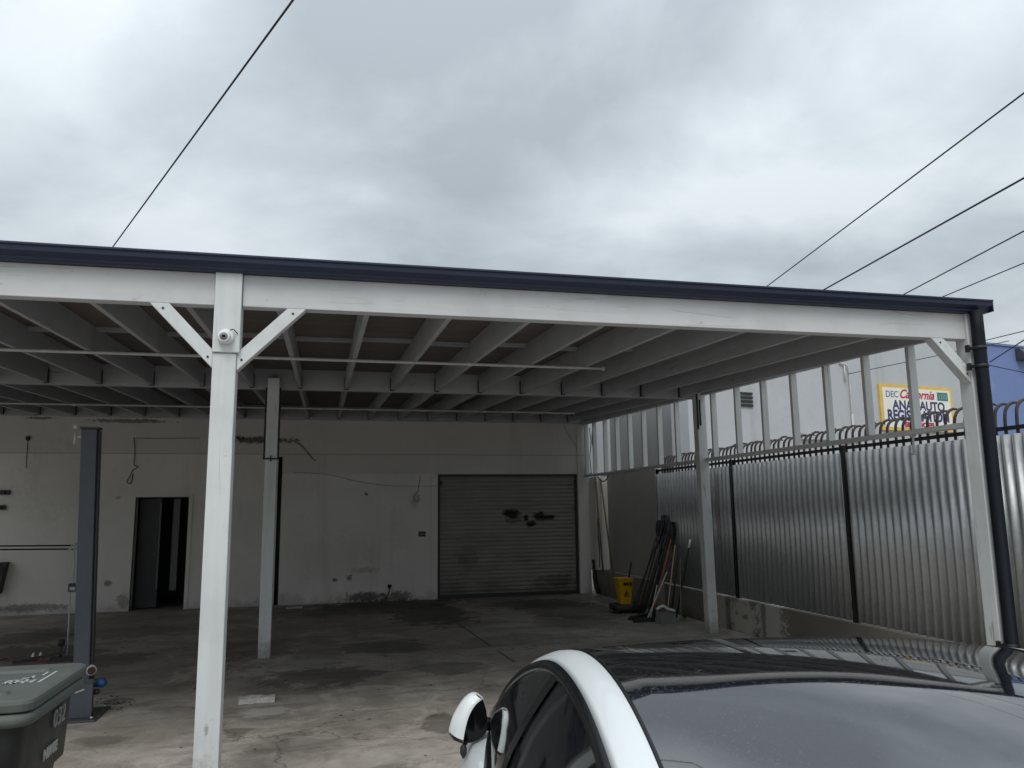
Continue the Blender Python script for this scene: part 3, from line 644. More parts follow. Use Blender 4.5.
# ------------------------------------------------------------------ lift column and its bits
lc = thing('lift_column', 'grey steel vehicle lift column bolted to the slab behind the bin', 'lift', (-2.03, 7.9, 0))
q = MB(); q.box(-2.065, -1.935, 7.84, 7.95, .018, 2.52); q.box(-1.934, -1.918, 7.88, 7.95, .018, 2.515, 1)
q.v = [(x-.09*z/2.5, y, z) for x, y, z in q.v]; q.build('column', [LIFT, LIFTD], lc, bevel=.006)
q = MB(); q.box(-2.24, -1.84, 7.70, 8.22, 0, .018); q.build('base_plate', LIFTD, lc, bevel=.004)
q = MB(); q.box(-2.10, -1.90, 7.80, 7.835, .02, .33); q.box(-2.105, -1.895, 7.795, 7.80, .30, .335, 1); q.build('carriage_guard', [LIFT, LIFTD], lc, bevel=.004)
MB().box(-2.165, -2.005, 7.835, 7.96, 2.522, 2.54).build('cap', LIFTD, lc)
q = MB(); q.tube([(-2.20, 7.83, 2.38), (-2.20, 7.83, 2.50)], .010, 8); q.tube([(-2.20, 7.83, 2.52), (-2.20, 7.83, 2.56)], .020, 8); q.box(-2.20, -2.13, 7.85, 7.87, 2.44, 2.46); q.build('cable_end', PIPE, lc)
MB().add([(-2.03, 7.793, .24), (-1.97, 7.793, .262), (-1.96, 7.793, .25), (-2.03, 7.793, .225), (-2.09, 7.793, .25)], [(0, 1, 2, 3), (0, 3, 4)]).build('sticker', STAMP, lc, solid=.002)
for x, y in ((-2.2, 7.74), (-1.88, 7.74), (-1.88, 8.18)): MB().tube([(x, y, .018), (x, y, .04)], .016, 6).build('bolt', STEEL, lc)
q = MB(); q.tube([(-1.99, 7.93, .40), (-1.955, 7.90, .405), (-1.93, 7.84, .40)], .042, 12); q.tube([(-1.93, 7.84, .40), (-1.927, 7.833, .40)], .034, 12, 1)
q.build('pipe_elbow', [PIPE, plain('rusty pipe mouth', (.06, .025, .015), .8)], lc)
q = MB(); q.tube([(-1.93, 7.90, .285), (-1.885, 7.895, .285)], .036, 12); q.tube([(-1.885, 7.895, .285), (-1.835, 7.89, .283), (-1.815, 7.888, .283)], [.038, .04, .02], 14, 1); q.tube([(-1.92, 7.89, .21), (-1.87, 7.88, .215)], .025, 8, 0)
q.build('hose_coupling', [DKGREY, BLUEP], lc)
# air line and stand left of the column
rk = thing('air_line', 'thin double pipe with a valve and drop rod left of the lift column', 'pipe', (-2.95, 11.0, 0))
q = MB()
for y in (545.5, 549): q.tube([at(-120, y+1.5, 1, 11.0), at(73, y, 1, 11.0)], .011, 6)
q.build('pipe', DKGREY, rk)
a = at(74, 547, 1, 11.0); b = at(73.5, 585, 1, 11.0); c = at(67, 656, 1, 11.0)
q = MB(); q.tube([a+Vector((.03, 0, .04)), a-Vector((.06, 0, .04))], .016, 6); q.tube([a+Vector((.03, 0, -.03)), a-Vector((.03, 0, -.02))], .014, 6); q.tube([a, b], .010, 6); q.build('joint', PIPE, rk)
q = MB(); q.box(b.x-.05, b.x+.05, 10.97, 11.03, b.z-.08, b.z+.02); q.box(b.x-.03, b.x+.03, 10.96, 10.969, b.z-.06, b.z-.02, 1); q.build('valve', [DKGREY, PIPE], rk)
MB().tube([b-Vector((.03, 0, .08)), (c.x, 11.0, .02)], .009, 6).build('drop_rod', PIPE, rk)
# hose and scraps on the floor behind the bin
q = MB(); base = gnd(25, 657)
q.tube(smooth_path([tuple(gnd(x, y)+Vector((0, 0, z))) for x, y, z in [(-60, 666, .02), (-20, 664, .03), (0, 663, .03), (4, 662, .04), (9, 662, .05), (13, 663, .03), (19, 663, .02), (30, 662, .02), (44, 662, .02), (52, 662, .02)]]), .012, 6)
single(q, 'hose', plain('orange red hose', (.22, .06, .03), .6), 'reddish orange hose lying on the floor behind the bin lid', 'hose', tuple(base))
q = MB(); p = gnd(37, 661)
for dx in (-.05, .03): q.tube([(p.x+dx, p.y, 0), (p.x+dx, p.y, .07), (p.x+dx+.01, p.y, .10)], [.018, .018, .008], 8)
single(q, 'small_bottle', WHITEP, 'pair of tiny white plastic bottles on the floor behind the bin', 'bottle', tuple(p))
q = MB(); p = gnd(60, 661); q.tube([p+Vector((0, 0, .02)), p+Vector((0, 0, .2))], .016, 8); q.tube([p+Vector((0, 0, .18)), p+Vector((0, 0, .25))], .04, 8); q.bar(p+Vector((-.5, -.05, .02)), p+Vector((.05, 0, .1)), .03, .03); q.box(p.x-.1, p.x+.2, p.y-.06, p.y+.06, 0, .05)
single(q, 'jack_tool', DKGREY, 'small dark jack with a lever on the floor behind the bin', 'tool', tuple(p))

# ------------------------------------------------------------------ bin
bx0, bx1, by0, by1 = -1.80, -1.105, 3.56, 4.30
bn = thing('wheeled_bin', 'black wheeled bin with a grey green lid at the left', 'bin', (-1.4, 3.9, 0))
q = MB(); rows = []
def rrect(x0, x1, y0, y1, z, r=.06, n=4):
    out = []
    for cx, cy, a0 in ((x1-r, y1-r, 0), (x0+r, y1-r, 90), (x0+r, y0+r, 180), (x1-r, y0+r, 270)):
        for i in range(n+1): a = R(a0+90*i/n); out.append((cx+r*math.cos(a), cy+r*math.sin(a), z))
    return out
for z, e, f in ((.06, .12, .10), (.12, .10, .085), (.58, .065, .05), (.655, .058, .045), (.675, .03, .02), (.94, .018, .01), (.985, .018, .01)):
    rows.append(rrect(bx0+e, bx1-e, by0+e, by1-f, z))
q.grid(rows, 0, True, True); q.add(rows[0], [tuple(range(len(rows[0])))]); q.build('body', BIN, bn, bevel=0)
bb = bn.children[0]
rows = [rrect(bx0-a, bx1+a, by0-a, by1+a, z, .07) for a, z in ((.0, .972), (.02, .965), (.028, .985), (.022, 1.008), (.0, 1.012))]
q = MB(); q.grid(rows, 0, True, True); q.build('rim', LID, bb)
ld = MB(); rows = [rrect(bx0-a, bx1+a, by0-b, by1+.05, z, .055) for a, b, z in ((-.01, -.03, 1.016), (.018, .0, 1.017), (.024, .004, 1.022), (.026, .006, 1.048), (.022, .002, 1.060), (.008, -.012, 1.0655))]
ld.grid(rows, 0, False, True); ld.add(rows[-1], [tuple(range(len(rows[-1])))]); ld = ld.build('lid', LID, bn)
q = MB()
for x0, x1, y0, y1 in ((bx0+.10, bx1-.06, 4.14, 4.21), (bx0+.10, bx1-.20, 3.64, 3.70)): q.add(rrect(x0, x1, y0, y1, 1.067, .03)+rrect(x0+.012, x1-.012, y0+.012, y1-.012, 1.080, .02), [])
q = MB()
for x0, x1, y0, y1 in ((bx0+.06, bx1-.09, 4.15, 4.22), (bx0+.06, bx1-.10, 3.66, 3.74), (bx0+.06, bx0+.30, 3.74, 4.15)):
    q.grid([rrect(x0, x1, y0, y1, 1.0655, .03), rrect(x0+.01, x1-.01, y0+.01, y1-.01, 1.076, .022)], 0, False, True)
    r_ = rrect(x0+.01, x1-.01, y0+.01, y1-.01, 1.076, .022); q.add(r_, [tuple(range(len(r_)))])
q.build('raised_rib', LID, ld)
# hot stamped marks: rows of worn strokes on the lid, figures on the side
q = MB()
ox, oy, kk = -1.17, 3.90, .8
for i, (x, y, l) in enumerate([(-1.195, 3.80, .30), (-1.235, 3.80, .08), (-1.235, 4.0, .09), (-1.275, 3.80, .09), (-1.275, 3.93, .06), (-1.315, 3.80, .09), (-1.345, 3.80, .10), (-1.365, 3.80, .08)]):
    x = ox+(x+1.195)*kk; y = oy+(y-3.80)*kk; q.box(x, x+.011, y, y+l*kk, 1.0665, 1.0685)
for y, x0, x1 in ((3.835, -1.30, -1.235), (3.88, -1.36, -1.29), (3.80, -1.36, -1.30), (3.93, -1.31, -1.25)): q.box(ox+(x0+1.195)*kk, ox+(x1+1.195)*kk, oy+(y-3.80)*kk, oy+(y-3.80)*kk+.011, 1.0665, 1.0685)
q.build('stamped_marking', STAMP, ld)
text('032', .11, STAMPG, bb, frame((bx1-.012, 4.06, .85), (0, 1, 0), (0.02, 0, 1)), 'number')
text('N0V0E', .062, STAMP, bb, frame((bx1-.022, 4.0, .735), (0, 1, 0), (.02, 0, 1)), 'lettering', bold=.003)
for x in (bx0+.05, bx1-.14):
    q = MB(); q.tube([(x, by1-.08, .13), (x+.07, by1-.08, .13)], .13, 20); w_ = q.build('wheel', RUBBER, bn)
MB().tube([(bx0+.05, by1-.08, .13), (bx1-.07, by1-.08, .13)], .012, 8).build('axle', STEEL, bn)
MB().tube(smooth_path([(bx0+.12, by1, .98), (bx0+.12, by1+.06, 1.0), (bx0+.2, by1+.08, 1.0), (bx1-.2, by1+.08, 1.0), (bx1-.12, by1+.06, 1.0), (bx1-.12, by1, .98)]), .014, 8).build('handle', BIN, bn)

bn.scale = (1, 1, .977)
# ------------------------------------------------------------------ cleaning gear by the fence
mbk = thing('mop_bucket', 'yellow mop bucket wringer with a black caution mark and dark base', 'bucket', (5.05, 13.0, 0))
def ring(cx, cy, w, d, z, r=.03): return rrect(cx-w, cx+w, cy-d, cy+d, z, min(r, w*.9, d*.9), 3)
q = MB(); rows = [ring(5.06, 13.0, .09, .08, .14), ring(5.055, 13.0, .10, .09, .2), ring(5.05, 13.0, .145, .12, .56), ring(5.05, 13.0, .155, .13, .57), ring(5.05, 13.0, .135, .11, .575), ring(5.05, 13.0, .09, .07, .3)]
q.grid(rows, 0, True, True); q.add(rows[-1], [tuple(range(len(rows[-1])))]); yb_ = q.build('wringer', YEL, mbk)
q = MB(); q.box(5.0, 5.09, 12.872, 12.884, .45, .50); q.box(5.11, 5.15, 12.874, 12.886, .44, .50)
q.tube([(5.01, 12.882, .27), (5.05, 12.878, .37), (5.09, 12.882, .27), (5.01, 12.882, .27)], .008, 5); q.box(5.043, 5.057, 12.876, 12.885, .29, .33); q.build('caution_mark', BLACK, yb_)
q = MB(); rows = [ring(5.1, 12.97, .23, .17, .035), ring(5.1, 12.97, .27, .20, .05), ring(5.1, 12.97, .28, .2, .14), ring(5.1, 12.97, .25, .17, .145), ring(5.1, 12.97, .22, .15, .08)]
q.grid(rows, 0, True, True); q.add(rows[-1], [tuple(range(len(rows[-1])))]); q.add(rows[0], [tuple(range(len(rows[0])))]); q.build('tub', DKGREY, mbk)
for x in (4.9, 5.3):
    for y in (12.84, 13.1): MB().tube([(x-.012, y, .025), (x+.012, y, .025)], .025, 10).build('caster', RUBBER, mbk)
MB().tube([(5.14, 13.02, .5), (5.17, 13.02, .62), (5.22, 13.04, .82)], .015, 8).build('handle', BLACK, mbk)
GRP = 'brooms and mops leaning on the fence'
def tool(name, label, cat, foot, top, r, hm, head=None, headmat=None, tophead=None, grip=None):
    foot, top = Vector(foot), Vector(top)
    o = thing(name, label, cat, tuple(foot), GRP)
    MB().tube([foot + (top-foot)*.03, foot.lerp(top, .5), top], r, 8).build('handle', hm, o)
    if head: head(foot).build('head', headmat, o, bevel=.004)
    if tophead:
        q = MB()
        for i in range(26):
            a = random.uniform(0, 6.28); rr = random.uniform(.02, .085); l = random.uniform(.16, .42)
            p = top + Vector((0, 0, random.uniform(-.03, .06)))
            q.tube([p, p+Vector((rr*.8*math.cos(a), rr*.8*math.sin(a), .01)), p+Vector((rr*math.cos(a), rr*math.sin(a), -l*.5)), p+Vector((rr*.8*math.cos(a), rr*.8*math.sin(a), -l))], [.012, .014, .011, .006], 5)
        q.build('mop_strings', STRING, o)
    if grip: MB().tube([top-(top-foot)*.09, top+(top-foot)*.02], r*1.35, 8).build('grip', grip, o)
    return o
def bhead(l, d, hgt, ang=0):
    def f(p):
        q = MB(); c, s = math.cos(ang), math.sin(ang)
        vs = []
        for z, k in ((0, 1.0), (hgt*.6, .92), (hgt, .75)):
            for a, b in ((-1, -1), (1, -1), (1, 1), (-1, 1)):
                x, y = a*l/2*k, b*d/2*(1.25 if z == 0 else 1)*k; vs.append((p.x+x*c-y*s, p.y+x*s+y*c, z+.002))
        fs = [(3, 2, 1, 0), (8, 9, 10, 11)] + [(i*4+j, i*4+(j+1) % 4, i*4+4+(j+1) % 4, i*4+4+j) for i in (0, 1) for j in range(4)]
        return q.add(vs, fs)
    return f
g_ = lambda x, y: tuple(gnd(x, y))
fx = lambda x, y, X=5.68: tuple(at(x, y, 0, X))
tool('string_mop', 'tall dark upturned string mop furthest left in the leaning bundle', 'mop', g_(634, 615), fx(660, 524), .014, DKGREY, tophead=True)
tool('string_mop', 'upturned string mop with its strings highest in the leaning bundle', 'mop', g_(638, 617), fx(664, 519), .014, BLACK, tophead=True)
tool('string_mop', 'upturned string mop right of the highest one in the bundle', 'mop', g_(650, 618), fx(671, 526), .014, BLACK, tophead=True)
tool('push_broom', 'dark handled push broom with a flat black head on the floor', 'broom', g_(640, 619), fx(666, 526), .013, BLACK, bhead(.5, .09, .07, .5), BLACK)
tool('push_broom', 'pale handled push broom with a grey white head in front of the bundle', 'broom', g_(666, 623), fx(675, 545), .011, PALEWOOD, bhead(.30, .16, .15, .2), GREYG)
tool('shovel', 'orange handled tool standing in the leaning bundle', 'tool', g_(652, 619), fx(672, 535), .013, ORANGE, bhead(.2, .04, .18, .6), DKGREY)
tool('squeegee', 'grey metal handled floor squeegee crossing low in front of the bundle', 'squeegee', g_(646, 622), fx(667, 572, 5.45), .011, PIPE, bhead(.45, .04, .06, .1), BLACK)
tool('broom_pole', 'thin dark pole slanting behind the mop bucket into the bundle', 'pole', g_(630, 614), fx(658, 540), .012, DKGREY)
tool('broom_pole', 'second dark pole just right of the mop bucket', 'pole', g_(643, 616), fx(662, 548), .016, BLACK)
tool('broom_pole', 'short pale stick low in the middle of the bundle', 'pole', g_(650, 621), fx(657, 585, 5.3), .010, PIPE)
tool('broom_pole', 'thick black pole in the heart of the bundle', 'pole', g_(648, 616), fx(667, 540), .022, BLACK)
tool('broom_pole', 'black pole with a white grip leaning right of the bundle', 'pole', g_(676, 620), fx(690, 541, 5.72), .014, BLACK, grip=WHITEP)
tool('push_broom', 'black bristled broom standing behind the pale handled one', 'broom', g_(671, 618), fx(679, 545), .016, DKGREY, bhead(.3, .1, .2, 1.1), BLACK)
tool('broom_pole', 'thin green grey rod upright beside the low wall', 'pole', g_(681, 623), fx(680, 560, 5.6), .008, GREYG)
q = MB(); p = gnd(664, 622); q.tube(smooth_path([(p.x-.14, p.y-.06, .20), (p.x-.05, p.y-.08, .25), (p.x+.05, p.y-.08, .2), (p.x+.16, p.y-.08, .17)]), [.02]*18+[.01], 8)
single(q, 'cleaning_rag', WHITEP, 'white rag draped over the grey broom head', 'rag', (p.x, p.y, .2))
q = MB(); p = gnd(685, 620)
for i in range(9):
    a = i*.7; q.tube([(p.x, p.y, .02), (p.x+.05*math.cos(a), p.y+.05*math.sin(a), .08), (p.x+.11*math.cos(a), p.y+.11*math.sin(a), .10+.05*(i % 3))], [.006, .010, .003], 5)
single(q, 'weed', plain('dusty weed leaf', (.055, .07, .035), .8), 'small dusty weed growing at the foot of the low wall', 'weed', tuple(p))

# ------------------------------------------------------------------ bits on the slab
q = MB(); p = gnd(257, 702)
random.seed(3); n = 10
top = [(p.x-.16+.32*i/n, p.y+random.uniform(-.03, .0)-.03, .045+random.uniform(-.008, .006)) for i in range(n+1)]; bot = [(x, p.y+.05+random.uniform(-.01, .02), .05+random.uniform(-.01, .005)) for x, _, _ in top]
q.grid([[(x, y-.01, .0) for x, y, z in top], top, bot, [(x, y+.02, 0) for x, y, z in bot]], 0, False)
for r_ in (0, n): q.add([(top[r_][0], top[r_][1]-.01, 0), top[r_], bot[r_], (bot[r_][0], bot[r_][1]+.02, 0)], [(0, 1, 2, 3)])
single(q, 'mortar_block', PATCH, 'broken white mortar block set in the slab behind the front post', 'block', tuple(p))
q = MB(); p = gnd(294, 609); q.bar(p+Vector((-.14, 0, .02)), p+Vector((.14, .05, .02)), .06, .03); 
single(q, 'wood_scrap', PATCH, 'small pale scrap lying at the foot of the wall near the inner post', 'scrap', tuple(p))
random.seed(5); q = MB()
for i in range(90):
    p = gnd(random.gauss(112, 9), random.gauss(703, 3)) if i < 50 else gnd(random.uniform(100, 440), random.uniform(640, 760)); a = random.uniform(0, 6.28); s = random.uniform(.008, .022)
    q.add([(p.x+s*math.cos(a), p.y+s*math.sin(a), .004), (p.x-s*.4*math.sin(a), p.y+s*.4*math.cos(a), .010), (p.x-s*math.cos(a), p.y-s*math.sin(a), .004), (p.x+s*.4*math.sin(a), p.y-s*.4*math.cos(a), .006)], [(0, 1, 2, 3)])
o = q.build('leaf_litter', plain('dry leaf', (.07, .05, .035), .9, var=.4), solid=.001); tag(o, 'scattered dry leaf crumbs on the concrete slab', 'litter', kind='stuff')

# ------------------------------------------------------------------ car
def pch(tab):
    xs = [t[0] for t in tab]; ys = [t[1] for t in tab]; h = [b-a for a, b in zip(xs, xs[1:])]; d = [(ys[i+1]-ys[i])/h[i] for i in range(len(h))]
    ms = [d[0]] + [(d[i-1]*h[i]+d[i]*h[i-1])/(h[i]+h[i-1]) for i in range(1, len(h))] + [d[-1]]
    def f(x):
        x = min(max(x, xs[0]), xs[-1]); i = 0
        while i < len(h)-1 and x > xs[i+1]: i += 1
        t = (x-xs[i])/h[i]
        return ys[i]*(1+2*t)*(1-t)**2 + ms[i]*h[i]*t*(1-t)**2 + ys[i+1]*t*t*(3-2*t) + ms[i+1]*h[i]*t*t*(t-1)
    return f
S0, V0, AZ = 4.62, .825, R(11.6)     # where the photographer stood in car coordinates, and the car's heading
DZC = 0.0
zc = pch([(1.18, .955), (1.6, 1.14)] + [(x/10, 1.462-.113*(x/10-3.18)**2) for x in range(20, 35, 2)] + [(3.6, 1.434), (3.8, 1.388), (4.15, 1.25)])
zd = pch([(1.40, .95), (1.6, 1.075), (1.8, 1.17), (2.1, 1.275), (2.4, 1.335), (2.65, 1.345), (3.0, 1.31), (3.4, 1.21), (3.8, 1.07), (4.0, .995)])
vd = pch([(1.40, .815), (1.8, .748), (2.1, .70), (2.4, .662), (2.7, .636), (3.0, .621), (3.4, .62), (3.8, .665), (4.0, .69)])
zb = pch([(.05, .60), (.4, .74), (.9, .84), (1.2, .895), (1.4, .92), (2.5, .945), (3.5, .97), (4.0, .985), (4.4, .99), (4.66, .95)])
vb = pch([(.05, .42), (.2, .58), (.5, .72), (1.0, .78), (1.4, .815), (2.4, .845), (3.3, .83), (4.0, .78), (4.45, .70), (4.66, .60)])
vm = pch([(.05, .50), (.2, .70), (.5, .86), (.9, .915), (2.4, .925), (3.8, .92), (4.3, .86), (4.66, .70)])
RW = .078
def ve(s): return vd(s) - RW*min(1, max(.45, (s-1.1)/.9))
def ze(s): return zd(s) + .026
car = bpy.data.objects.new('parked_car', None); COL.objects.link(car)
d0, l0 = S0-2.35, V0
car.location = (d0*math.sin(AZ)+l0*math.cos(AZ), d0*math.cos(AZ)-l0*math.sin(AZ), 0); car.rotation_euler = (0, R(.55), -AZ)
tag(car, 'white sedan with a black glass roof parked in front of the carport', 'car')
def Cp(s, v, z): return (-v, 2.35-s, z)
def rng(a, b, n): return [a+(b-a)*i/n for i in range(n+1)]
# body sides, hood, trunk and ends
body = MB(); ss = rng(.05, 4.66, 92)
def arch(s):
    z = .19
    for c in (.84, 3.715):
        d = abs(s-c)
        if d < .37: z = max(z, .335+math.sqrt(.37**2-d*d))
    return z
for sg_ in (1, -1):
    rows = []
    for s in ss:
        B, M_ = vb(s), vm(s); zt_ = zb(s); a = arch(s); zl = min(a, zt_-.12)
        prof_ = [(B, zt_), (B+(M_-B)*.55, zt_-.03), (M_-.012, zt_-.10), (M_, zt_-.2)]
        lo = max(zl, .19)
        for k in range(1, 6):
            z = (zt_-.2)+(lo-(zt_-.2))*k/5; prof_.append((M_-.02*(k/5)**2, z))
        rows.append([Cp(s, sg_*v, z) for v, z in prof_])
    body.grid(rows, 0, True)
def deck(a, b, n, crown):
    rows = []
    for s in rng(a, b, n):
        rows.append([Cp(s, vb(s)*t, zb(s)+crown(s)*(1-t*t)) for t in rng(-1, 1, 12)])
    body.grid(rows, 0, True)
deck(.05, 1.42, 20, lambda s: .03+.035*s); deck(3.98, 4.66, 14, lambda s: .16-.12*(s-3.98)/.68)
for s in (.05, 4.66):
    body.grid([[Cp(s, vb(s)*t, zb(s)+(.03 if s < 1 else .03)*(1-t*t)) for t in rng(-1, 1, 8)], [Cp(s+(-.06 if s < 1 else .05), vm(s)*t, .62) for t in rng(-1, 1, 8)], [Cp(s+(-.05 if s < 1 else .04), vm(s)*t, .40) for t in rng(-1, 1, 8)], [Cp(s, vm(s)*.95*t, .20) for t in rng(-1, 1, 8)]], 0, True)
body.build('body', CARW, car)
# roof rails / pillars, white
ssg = rng(1.40, 4.0, 78)
for sg_ in (1, -1):
    rail = MB(); rows = []
    for s in rng(1.16, 4.1, 88):
        o_ = (vd(s), zd(s)) if 1.40 <= s <= 4.0 else (vb(s), zb(s)+.004)
        i_ = (min(ve(s), o_[0]-.03), max(ze(s) if s > 1.40 else ze(1.40)-(1.40-s)*.35, o_[1]+.004) if s < 4.0 else zc(s)-.06)
        r_ = []
        for t in (-.12, 0, .15, .35, .6, .85, 1):
            v = o_[0]+(i_[0]-o_[0])*max(t, 0); z = o_[1]+(i_[1]-o_[1])*max(t, 0) + .011*math.sin(math.pi*max(t, 0))
            if t < 0: v += -.012; z += -.006
            r_.append(Cp(s, sg_*v, z))
        rows.append(r_)
    rail.grid(rows, 0, True); rail.build('roof_rail', CARW, car)
    # black seal below the rail
    seal = MB(); rows = []
    for s in ssg:
        a = (vd(s)+.004, zd(s)-.002); W_ = min(.034, max(.004, (zd(s)-zb(s))*.4))
        dirn = Vector((vb(s)-vd(s), zb(s)-zd(s))); dirn = dirn.normalized() if dirn.length > .01 else Vector((0, -1))
        b = (a[0]+dirn.x*W_*.5, a[1]+dirn.y*W_*.5); c = (a[0]+dirn.x*W_-.006, a[1]+dirn.y*W_)
        rows.append([Cp(s, sg_*(a[0]-.012), a[1]+.004), Cp(s, sg_*(a[0]+.004), a[1]), Cp(s, sg_*(b[0]+.004), b[1]), Cp(s, sg_*c[0], c[1]), Cp(s, sg_*(c[0]-.012), c[1])])
    seal.grid(rows, 0, True); seal.build('window_seal', TRIM, car)
    def side(a, b, name, mat, off, lo=0., hi=1.):
        q = MB(); rows = []
        for s in rng(a, b, 24):
            r_ = []
            for t in rng(lo, hi, 6):
                # the upper end of a pillar or glass edge leans back a little
                sx = s
                v = vb(sx)+(vd(sx)-vb(sx))*t; z = zb(sx)+(zd(sx)-zb(sx))*t
                v += .035*math.sin(math.pi*t) - off
                r_.append(Cp(sx, sg_*v, z))
            rows.append(r_)
        q.grid(rows, 0, True); return q.build(name, mat, car)
    side(1.42, 2.47, 'side_window', SGLASS, .010); side(2.555, 3.98, 'side_window', SGLASS, .010); side(2.474, 2.551, 'door_pillar', TRIM, .004)
    belt = MB(); belt.tube([Cp(s, sg_*(vb(s)-.002), zb(s)+.004) for s in rng(1.42, 3.98, 40)], .011, 6); belt.build('belt_trim', TRIM, car)
    hd = MB(); 
    for s in (2.35, 3.35): hd.bar(Cp(s, sg_*(vm(s)+.002), .80), Cp(s+.22, sg_*(vm(s)+.002), .805), .012, .028)
    hd.build('door_handle', CARW, car, bevel=.004)
# windscreen, roof and rear glass
def top(a, b, n, name, mat, dz=0):
    q = MB(); rows = []
    for s in rng(a, b, n):
        e = ve(s) if s > 1.4 else min(ve(1.4)+(1.4-s)*.06, vb(s)-.05); z0 = ze(s) if s > 1.4 else ze(1.4)-(1.4-s)*.35
        if s > 3.9: z0 = min(z0, zc(s)-.03)
        z0 = min(z0, zc(s)-.02)
        rows.append([Cp(s, e*t, z0+dz+(zc(s)+DZC-z0)*(1-abs(t)**2.3)) for t in rng(-1, 1, 24)])
    q.grid(rows, 0, True); return q.build(name, mat, car)
top(1.16, 2.10, 24, 'windscreen', GLASS); top(2.104, 4.12, 60, 'roof_glass', GLASS)
q = MB()
for sg_ in (1, -1):
    q.tube([Cp(s, sg_*(ve(s)-.001), min(ze(s), zc(s)-.02)-.001) for s in rng(1.5, 4.0, 70)], .0055, 5)
q.build('glass_gasket', TRIM, car)
# mirrors: white outer shell wrapping round, dark glass face turned inwards
K = .0037
for sg_ in (1, -1):
    def P(px_, py_, d): return (-sg_*(.906 - (px_-466)*K), 2.35-1.64+d, 1.0+(722-py_)*K)
    outl0 = [(446.5, 735, .02), (450, 723, .02), (457.5, 710, .02), (465, 702.5, .02), (472.5, 700.5, .02), (480, 704, .0), (483.5, 716, .0), (484.5, 731, .0), (479, 739.5, .0), (465, 744.5, .0), (452, 740.5, .01)]
    sp_ = lambda L_, k: [tuple(v_) for v_ in smooth_path(L_, k)]
    up_ = sp_(outl0[:6], 4); lo_ = sp_(outl0[5:] + outl0[:1], 4); outl = up_[:-1] + lo_[:-1]
    ridge = [(480, 704, .0), (473, 708, -.02), (467, 717, -.03), (463.5, 728, -.035), (461.5, 739, -.035)]
    ridge = sp_(ridge, 4); O = [P(*p) for p in outl]; RD = [P(*p) for p in ridge]
    ctr = (466, 722)
    q = MB()
    # outer side: two rows between outline and ridge, bulged
    A = up_[:17]; B = ridge[::-1]
    rows = []
    for t in rng(0, 1, 5):
        rows.append([P(a[0]+(b[0]-a[0])*t, a[1]+(b[1]-a[1])*t, a[2]+(b[2]-a[2])*t-.016*math.sin(math.pi*t)) for a, b in zip(A, B)])
    q.grid(rows, 0, True)
    rows = [O] + [[P(ctr[0]+(a[0]-ctr[0])*k, ctr[1]+(a[1]-ctr[1])*k, a[2]+d) for a in outl] for k, d in ((1.0, .035), (.90, .07), (.65, .095), (.2, .105))]
    q.grid(rows, 0, True, True); mir = q.build('wing_mirror', CARW, car)
    q = MB(); pg = RD + [P(*p) for p in lo_[::-1][6:-1]]; q.add(pg, [tuple(range(len(pg)))]); q.build('mirror_glass', TRIM, mir)
    q = MB(); C3 = [P(446, 736, .015), P(452, 742, .005), P(465, 746, -.005), P(462, 739.5, -.037), P(450, 735.5, -.014)]
    q.add(C3+[P(452, 742, .06), P(466, 746, .06)], [(0, 1, 2, 3, 4), (1, 5, 6, 2)]); q.build('mirror_base', TRIM, mir, fix=True)
    q = MB(); q.tube([(-sg_*.80, 2.35-1.58, .955), (-sg_*.835, 2.35-1.60, .972), (-sg_*.855, 2.35-1.61, .972)], [.028, .022, .03], 8); q.build('mirror_arm', TRIM, mir)
    if sg_ == 1:
        q = MB(); c = Vector(P(461.5, 751, -.01)); q.tube([c+Vector((.004, 0, .03)), c+Vector((0, 0, .012)), c-Vector((0, 0, .008)), c-Vector((0, 0, .024))], [.003, .012, .012, .003], 8); q.build('charm', BLACK, mir)
# lamps and wheels
for sg_ in (1, -1):
    q = MB(); q.grid([[Cp(s, sg_*(vm(s)+.004 if z < .66 else vm(s)-.002), z) for z in (.58, .64, .69)] for s in rng(.16, .55, 8)], 0, True); q.build('headlight', CLEARL, car, solid=.01)
    q = MB(); q.grid([[Cp(s, sg_*(vm(s)+.004), z) for z in (.74, .79, .83)] for s in rng(4.25, 4.62, 8)], 0, True); q.build('taillight', REDL, car, solid=.01)
    for s in (.84, 3.715):
        w = MB(); w.tube([Cp(s, sg_*.70, .335), Cp(s, sg_*.74, .335), Cp(s, sg_*.88, .335), Cp(s, sg_*.90, .335)], [.31, .335, .335, .31], 32); wo = w.build('wheel', RUBBER, car)
        w = MB(); x0 = sg_*.905
        w.tube([Cp(s, sg_*.896, .335), Cp(s, sg_*.904, .335)], .235, 28); 
        for k in range(5):
            a = 2*math.pi*k/5; w.bar(Cp(s, sg_*.908, .335), Cp(s+.22*math.cos(a), sg_*.908, .335+.22*math.sin(a)), .014, .06, (1, 0, 0))
        w.build('rim', RIM, wo)
        q = MB(); q.tube([Cp(s, sg_*.62, .335), Cp(s, sg_*.69, .335)], .37, 24); q.build('wheel_well', RUBBER, car)
q = MB(); q.box(-.84, .84, -2.2, 2.2, .17, .30); q.build('underbody', RUBBER, car)
q = MB(); q.box(-.26, .26, -2.372, -2.36, .60, .72); q.build('number_plate', STAMP, car)

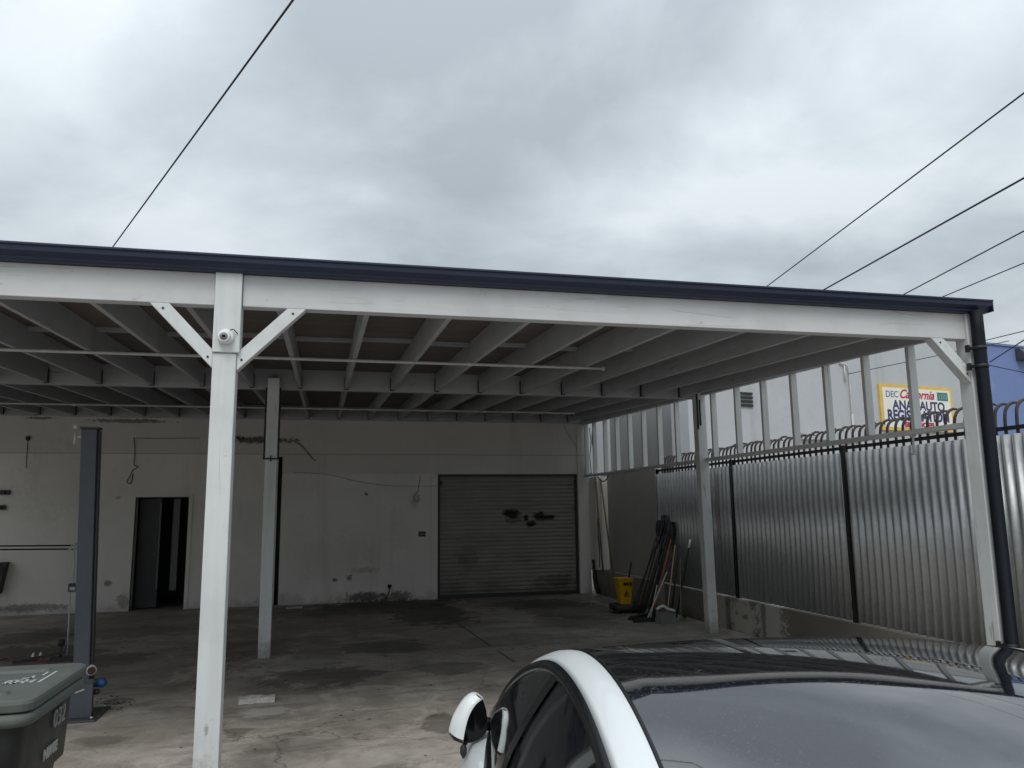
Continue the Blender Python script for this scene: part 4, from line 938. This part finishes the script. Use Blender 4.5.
# ------------------------------------------------------------------ light
SUN_EL, SUN_AZ = R(52), R(200)      # behind the photographer; azimuth clockwise from +Y
w = bpy.data.worlds.new('World'); sc.world = w; w.use_nodes = True; T_ = w.node_tree; T_.nodes.clear()
class WN(N):
    def __init__(s): s.t = T_
n = WN()
out = n.n('ShaderNodeOutputWorld'); tc = n.n('ShaderNodeTexCoord').outputs['Generated']
sky = n.n('ShaderNodeTexSky', sky_type='NISHITA'); sky.sun_disc = False; sky.sun_elevation = SUN_EL; sky.sun_rotation = SUN_AZ
sky.air_density = 1.5; sky.dust_density = 4
bgs = n.n('ShaderNodeBackground'); n.l(sky.outputs[0], bgs.inputs[0]); bgs.inputs[1].default_value = .06
dv = n.vm('NORMALIZE', tc); sx = n.n('ShaderNodeSeparateXYZ'); n.l(dv, sx.inputs[0]); z = sx.outputs['Z']
den = n.math('ADD', n.math('MAXIMUM', z, 0.0), .22); cx = n.n('ShaderNodeCombineXYZ')
n.l(n.math('DIVIDE', sx.outputs['X'], den), cx.inputs[0]); n.l(n.math('DIVIDE', sx.outputs['Y'], den), cx.inputs[1])
cv = n.vm('ADD', cx.outputs[0], (3.7, 1.3, 0))
c1_ = n.noise(1.05, 7, .52, .35, vec=cv); c2_ = n.noise(2.9, 7, .55, .45, vec=cv)
cm = n.math('ADD', n.math('MULTIPLY', c1_, .72), n.math('MULTIPLY', c2_, .28))
# one broad dark cloud ahead, just right of the picture's middle
dk = n.vm('DISTANCE', dv, tuple(Vector((.20, .86, .47)).normalized()))
cm = n.math('SUBTRACT', cm, n.mrange(n.math('ADD', dk, n.math('MULTIPLY', n.math('SUBTRACT', c1_, .5), .5)), .0, .50, .15, 0))
ccol = n.ramp(cm, (.27, (.325, .367, .405)), (.42, (.445, .497, .54)), (.57, (.61, .664, .703)))
hgt = n.math('ADD', n.math('MULTIPLY', n.math('MAXIMUM', z, 0), 1.05), .58)     # an overcast sky is brighter overhead
bgc = n.n('ShaderNodeBackground'); n.l(ccol, bgc.inputs[0]); n.l(hgt, bgc.inputs[1])
mixs = n.n('ShaderNodeMixShader'); mixs.inputs[0].default_value = .92; n.l(bgs.outputs[0], mixs.inputs[1]); n.l(bgc.outputs[0], mixs.inputs[2])
n.l(mixs.outputs[0], out.inputs[0])
sl = bpy.data.lights.new('sun', 'SUN'); sl.energy = 1.0; sl.angle = R(25); sl.color = (1, .97, .93)
so = bpy.data.objects.new('sun', sl); COL.objects.link(so)
sd = Vector((math.sin(SUN_AZ)*math.cos(SUN_EL), math.cos(SUN_AZ)*math.cos(SUN_EL), math.sin(SUN_EL)))
so.rotation_euler = (-sd).to_track_quat('-Z', 'Y').to_euler(); so.location = (0, -5, 12)

for o in list(bpy.data.objects):
    if '_o' in o.keys(): del o['_o']
vs_ = sc.view_settings; sc.display_settings.display_device = 'sRGB'
vs_.view_transform = 'Standard'; vs_.look = 'None'; vs_.gamma = 1; vs_.exposure = .50; vs_.use_curve_mapping = False
sc.cycles.use_denoising = True; sc.cycles.max_bounces = 8; sc.cycles.diffuse_bounces = 5; sc.cycles.glossy_bounces = 4
sc.cycles.sample_clamp_indirect = 6
sc.render.film_transparent = False
